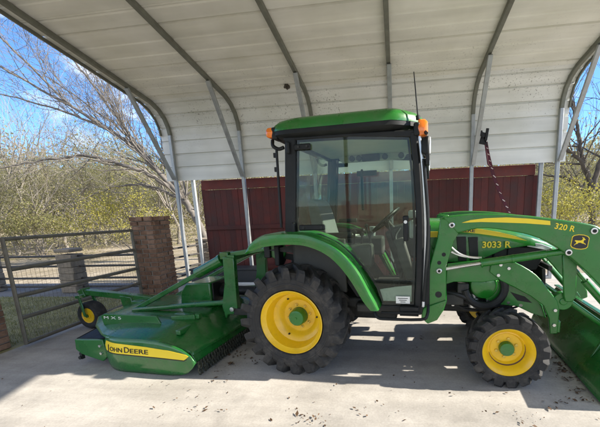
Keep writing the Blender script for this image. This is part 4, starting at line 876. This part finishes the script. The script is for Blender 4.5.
for x, y, n_ in cl:
    sp_ = rng.uniform(.02, .10)
    if x > 1.2 and y > 2.35: sp_, n_ = .045, n_*1.9
    for k in range(int(n_*(1.1 if y > 2.6 else .7))): Pl.append((x+rng.normal()*sp_, y+rng.normal()*sp_*.5, .006+rng.random()*.012)); sc.append(.004+.010*rng.random()**2+(.006 if rng.random() < .10 else 0))
for k in range(330):
    x, y = rng.uniform(-4.3, 2.4), rng.uniform(1.4, 6.5); Pl.append((x, y, .005)); sc.append(rng.uniform(.003, .010))
Pl = np.array(Pl); sc = np.array(sc)[:, None]; a = rng.uniform(0, 2*PI, len(Pl)); tl = rng.normal(0, .35, (len(Pl), 2))
U_ = np.stack([np.cos(a), np.sin(a), tl[:, 0]*.6], 1)*sc*1.5; V_ = np.stack([-np.sin(a), np.cos(a), tl[:, 1]], 1)*sc*.75
Pl[:, 2] = np.maximum(Pl[:, 2], .003+np.abs(U_[:, 2])+np.abs(V_[:, 2]))
tag(link('leaf_litter', quads('leaf_litter', Pl, U_, V_, LITTER), LITTER, None, 0, 0), 'dry brown leaves and twigs scattered over the concrete floor', 'dead leaves', None, 'stuff')
# lawn grass beyond the gate
n_ = 26000; x = rng.uniform(-8.9, -4.62, n_); y = rng.uniform(.6, 5.3, n_); a = rng.uniform(0, 2*PI, n_); h = rng.uniform(.012, .035, n_)
U_ = np.stack([np.cos(a), np.sin(a), 0*a], 1)*.0028; V_ = np.stack([rng.normal(0, .4, n_)*h, rng.normal(0, .4, n_)*h, h], 1)
tag(link('grass', quads('grass', np.stack([x, y, h*.9-.01], 1), U_, V_, GRASSM), GRASSM, None, 0, 0), 'short yellowing grass of the lawn beyond the gate', 'grass', None, 'stuff')

# ------------------------------------------------------------------ trees
def branch_set(b, p, d, L_, r, depth, rg, tips, bendup=.1, spread=.6, n=5, minr=.004):
    """one limb as a tapered tube, its side limbs recursively"""
    pts = [Vector(p)]; dd = Vector(d).normalized(); segs = max(3, int(L_/.35)) if depth > 1 else 3; rs = [r]
    for k in range(segs):
        dd = (dd+Vector((rg.normal(), rg.normal(), rg.normal()))*.13+Vector((0, 0, bendup*.3))).normalized()
        pts.append(pts[-1]+dd*(L_/segs)); rs.append(max(minr, r*(1-.75*(k+1)/segs)))
    b.tube(pts, rs, n if r > .02 else 3, False)
    if depth == 0:
        tips += pts[1:]; return
    kids = rg.integers(3, 6) if depth > 1 else rg.integers(3, 5)
    for k in range(kids):
        t = rg.uniform(.35, 1.0); i = min(len(pts)-2, int(t*(len(pts)-1))); q = pts[i].lerp(pts[i+1], rg.random())
        ax = Vector((rg.normal(), rg.normal(), rg.normal())).normalized(); nd = (dd+ax*spread*rg.uniform(.7, 1.3)).normalized()
        branch_set(b, q, nd, L_*rg.uniform(.45, .7), rs[i]*.6, depth-1, rg, tips, bendup, spread, n, minr)
def crown(tips, nper, spread, size, rg, m, parent, name='crown', keep=1.):
    T = np.array([tuple(t) for t in tips]); T = T[rg.random(len(T)) < keep]; P = np.repeat(T, nper, 0)+rg.normal(0, spread, (len(T)*nper, 3)); n_ = len(P)
    u = rg.normal(size=(n_, 3)); u /= np.linalg.norm(u, axis=1)[:, None]; w = rg.normal(size=(n_, 3)); v = np.cross(u, w); v /= np.linalg.norm(v, axis=1)[:, None]
    s = rg.uniform(.6, 1.3, (n_, 1))*size
    return link(name, quads(name, P, u*s, v*s*.6, m), m, parent, 0, 0)
def make_tree(seed, H, r, bark, leaf, nper, spread, size, label, cat, group, name='tree', depth=3, trunk_h=.25, keep=1., minr=.006):
    rg = np.random.default_rng(seed); o = empty(name, (0, 0, 0), 0, label, cat, group); b = MB(); tips = []
    base = [Vector((0, 0, -.2)), Vector((rg.normal()*.1, rg.normal()*.1, H*trunk_h*.5)), Vector((rg.normal()*.25, rg.normal()*.25, H*trunk_h))]
    b.tube(base, [r*1.25, r, r*.85], 8, False)
    for k in range(6):
        a = 2*PI*k/6+rg.normal()*.3; el = rg.uniform(.5, 1.2)
        branch_set(b, base[2]-Vector((0, 0, rg.uniform(0, H*.06))), (math.cos(a)*math.cos(el), math.sin(a)*math.cos(el), math.sin(el)), H*rg.uniform(.38, .6), r*.6, depth-1, rg, tips, .2, .7, 5, minr)
    b.build('trunk', bark, o, 0, 60, fix=False)
    if leaf: crown(tips, nper, spread, size, rg, leaf, o, keep=keep)
    return o
# prototypes for the woods
kinds = [make_tree(11, 8.0, .085, BARKP, LEAF_G, 42, .30, .026, None, 'tree', 'trees of the woods'), make_tree(12, 9.0, .085, BARKP, LEAF_B, 18, .26, .025, None, 'tree', 'trees of the woods'), make_tree(13, 6.0, .07, BARKP, LEAF_D, 42, .28, .026, None, 'tree', 'trees of the woods'), make_tree(14, 9.5, .09, BARKP, None, 0, 0, 0, None, 'bare tree', 'trees of the woods')]
LBL = ['yellow green leafy tree of the woods beyond the rail fence', 'thin buff leaved tree of the woods beyond the rail fence', 'low olive green tree of the woods beyond the rail fence', 'leafless pale tree of the woods beyond the rail fence']
LBR = ['yellow green leafy tree past the open right end of the carport', 'thin buff leaved tree past the open right end of the carport', 'low olive green tree past the open right end of the carport', 'leafless pale tree past the open right end of the carport']
random.seed(21)
spots = []
for (az, dist, k) in [(-61, 22, 0), (-58, 25, 0), (-55, 21, 2), (-53, 23, 0), (-51, 30, 0), (-49, 20, 0), (-47, 26, 3), (-45, 21, 0), (-43, 24, 2), (-41, 31, 1), (-39, 21, 0), (-37, 27, 0), (-35, 33, 0), (-33, 22, 2), (-65, 24, 0), (-56, 35, 3), (-46, 38, 0), (-38, 40, 1), (-30, 30, 0), (-27, 24, 1), (-60, 31, 1), (-50, 23, 3), (-40, 26, 3), (-30, 19, 3), (-62.5, 27, 1), (-60, 20, 3), (-56.5, 23, 3), (-53.5, 20, 3), (-51, 26, 3), (-48, 22, 3), (-45.5, 27, 3), (-58, 27, 3), (-59, 21.5, 0), (-54, 27, 0), (-52, 19.5, 1), (-48, 33, 2), (-46, 22.5, 0), (-44, 28, 2), (-42, 20.5, 2), (-38, 24, 0), (-36, 19, 0), (-34, 28, 2), (-32, 25, 0), (-57, 29, 0), (-64, 20, 0)]:
    spots.append((dist*math.sin(math.radians(az)), dist*math.cos(math.radians(az)), k, LBL))
for (az, dist, k) in [(18, 24, 2), (21, 19, 2), (24, 28, 0), (27, 21, 0), (30, 26, 1), (33, 20, 2), (37, 24, 0), (41, 30, 1), (23, 36, 3), (34, 34, 3)]:
    spots.append((dist*math.sin(math.radians(az)), dist*math.cos(math.radians(az)), k, LBR))
used = [0]*4
for x, y, k, lb in spots:
    o = kinds[k] if not used[k] else copy_tree(kinds[k]); used[k] = 1
    o.location = (x, y, min(hill(x, y), 2.5)-.02); o.rotation_euler = (0, 0, random.uniform(0, 6.28)); s = random.uniform(.75, 1.0); o.scale = (s, s, s*random.uniform(.72, .9)*(1.12 if k == 3 else 1)); o['label'] = lb[k]
# far wood behind, one mass
T = []; rg = np.random.default_rng(8)
for k in range(1500):
    az = math.radians(rg.uniform(-80, 60)); d = rg.uniform(40, 70); hh = rg.uniform(3.5, 9)
    for j in range(16): T.append((d*math.sin(az)+rg.normal()*1.2, d*math.cos(az)+rg.normal()*1.2, hh*rg.random()**.9+.3))
T = np.array(T); P = np.repeat(T, 18, 0)+rg.normal(0, .8, (len(T)*18, 3)); n_ = len(P); u = rg.normal(size=(n_, 3)); u /= np.linalg.norm(u, axis=1)[:, None]; v = np.cross(u, rg.normal(size=(n_, 3))); v /= np.linalg.norm(v, axis=1)[:, None]
tag(link('far_wood', quads('far_wood', P, u*.15, v*.10, LEAF_B), LEAF_B, None, 0, 0), 'buff and green wood closing the view far behind the fence', 'woods', None, 'stuff')

# low undergrowth between the trunks, one tangled mass
T = []; rg = np.random.default_rng(18)
for k in range(230):
    az = math.radians(rg.uniform(-72, -24) if k < 175 else rg.uniform(16, 46)); d = rg.uniform(17, 38); hh = rg.uniform(.5, 2.6); x_, y_ = d*math.sin(az), d*math.cos(az); g_ = min(hill(x_, y_), 2.5)
    for j in range(14): T.append((x_+rg.normal()*.7, y_+rg.normal()*.7, g_+hh*rg.random()))
T = np.array(T); P = np.repeat(T, 16, 0)+rg.normal(0, .28, (len(T)*16, 3)); n_ = len(P); u = rg.normal(size=(n_, 3)); u /= np.linalg.norm(u, axis=1)[:, None]; v = np.cross(u, rg.normal(size=(n_, 3))); v /= np.linalg.norm(v, axis=1)[:, None]
tag(link('undergrowth', quads('undergrowth', P, u*.045, v*.024, LEAF_B), LEAF_B, None, 0, 0), 'buff and green undergrowth tangled between the trees of the woods', 'undergrowth', None, 'stuff')

# big bare tree reaching over the fence from behind the carport post
rg = np.random.default_rng(31)
bt_ = empty('bare_tree', (-6.35, 10.2, 0), 0, 'large leafless tree leaning left, its long grey limbs sweeping over the gate', 'bare tree')
b = WMB(); tips = []
def limb(pts, r0, r1, n_side, ln, bark_b=b, depth=1, rg=rg, tips=tips, up=.25):
    P = smoothp(pts, 6); m_ = len(P); rs = [r0+(r1-r0)*k/(m_-1) for k in range(m_)]
    P = [tuple(np.array(p)+(rg.normal(0, .02, 3) if 0 < i < m_-1 else 0)) for i, p in enumerate(P)]
    bark_b.tube(P, rs, 8, False)
    for k in range(n_side):
        i = rg.integers(int(m_*.2), m_-1); d = Vector(P[min(i+1, m_-1)])-Vector(P[i-1]); d.normalize()
        nd = (d*.8+Vector((rg.normal()*.45, rg.normal()*.5, rg.normal()*.4+up))).normalized()
        branch_set(bark_b, P[i], nd, ln*rg.uniform(.6, 1.3), max(.010, rs[i]*.42), depth, rg, tips, .15, .65, 4, .004)
limb([(-6.3, 10.2, -.2), (-6.40, 10.1, .9), (-6.75, 10, 1.75), (-7.13, 10, 2.3), (-8.17, 9.9, 3.5), (-9.42, 9.8, 4.5), (-11.35, 9.7, 5.7), (-12.9, 9.5, 6.6)], .12, .018, 40, 1.7, depth=2)
limb([(-7.1, 10, 2.25), (-7.9, 9.7, 2.85), (-8.7, 9.5, 3.15), (-9.63, 9.4, 3.4), (-11.2, 9.2, 3.25), (-12.5, 9.0, 3.1)], .075, .015, 16, 1.5, depth=2, up=0)
limb([(-6.6, 10, 1.6), (-7.6, 10.3, 2.2), (-8.8, 10.6, 2.55), (-10.2, 10.9, 2.5), (-11.5, 11, 2.2)], .06, .012, 14, 1.3, depth=2, up=0)
limb([(-8.0, 10, 3.3), (-8.6, 10, 4.3), (-9.4, 10.1, 5.4), (-10.3, 10.2, 6.6), (-11.6, 10.3, 8.0)], .06, .012, 30, 1.5, depth=2)
limb([(-7.1, 10, 2.3), (-7.2, 10.2, 3.3), (-7.7, 10.4, 4.4), (-8.3, 10.6, 5.8)], .07, .012, 24, 1.4, depth=2)
limb([(-10.2, 9.8, 5.0), (-12, 9.4, 7.2), (-13.5, 9.2, 8.4)], .035, .01, 18, 1.5, depth=2)
limb([(-8.6, 10, 3.9), (-10.2, 10.2, 4.7), (-12.2, 10.3, 5.4), (-14.5, 10.2, 6.0)], .05, .01, 26, 1.5, depth=2)
limb([(-7.6, 10, 2.9), (-9.0, 10.5, 4.2), (-10.8, 10.8, 5.5), (-12.8, 11, 6.9)], .045, .01, 24, 1.5, depth=2)
b.build('trunk', BARK, bt_, 0, 60, fix=False)
# second bare tree at the right end of the carport
bt2 = empty('bare_tree', (6.75, 12.2, 0), 0, 'dark leafless tree with crooked limbs past the right end of the carport', 'bare tree')
b = WMB(); rg = np.random.default_rng(44)
limb([(6.75, 12.2, -.2), (6.65, 12.1, .9), (6.45, 12, 1.9), (6.0, 11.9, 2.75), (5.4, 11.8, 3.15), (4.6, 11.7, 3.3)], .14, .02, 16, 1.6, b, 2, rg)
limb([(6.6, 12.1, 1.2), (6.1, 12, 1.95), (5.5, 12, 2.25), (4.9, 12, 2.35)], .08, .02, 10, 1.2, b, 2, rg)
limb([(6.5, 12, 1.8), (6.7, 12, 2.8), (7.2, 12.1, 4.2), (7.6, 12.2, 6.0)], .10, .02, 20, 2.2, b, 2, rg)
limb([(6.1, 11.9, 2.65), (5.9, 12, 3.8), (5.6, 12.2, 5.2), (5.5, 12.3, 6.6)], .07, .015, 20, 1.8, b, 2, rg)
b.build('trunk', BARKD, bt2, 0, 60, fix=False)
# shrubs
def shrub(x, y, h, leaf, label, seed):
    rg = np.random.default_rng(seed); o = empty('shrub', (x, y, 0), 0, label, 'shrub'); b = MB(); tips = []
    for k in range(9):
        a = rg.uniform(0, 6.28); el = rg.uniform(.7, 1.4); branch_set(b, (rg.normal()*.1, rg.normal()*.1, -.05), (math.cos(a)*math.cos(el), math.sin(a)*math.cos(el), math.sin(el)), h*.62, .02, 2, rg, tips, .1, .6, 4)
    b.build('stems', BARK, o, 0, 60, fix=False); crown(tips, 12, .14, .032, rg, leaf, o, 'foliage')
    return o
shrub(5.3, 11.0, 2.3, LEAF_Y, 'golden yellow shrub beyond the right end of the carport', 3)
shrub(6.9, 15.0, 2.6, LEAF_D, 'olive green shrub under the dark bare tree at right', 4)
shrub(-10.3, 11.5, 2.9, LEAF_Y, 'bright yellow leaved sapling behind the brick gate pillar', 5)
shrub(-14.5, 11.5, 2.2, LEAF_G, 'yellow green bush at the edge of the woods, left of the yellow sapling', 6)
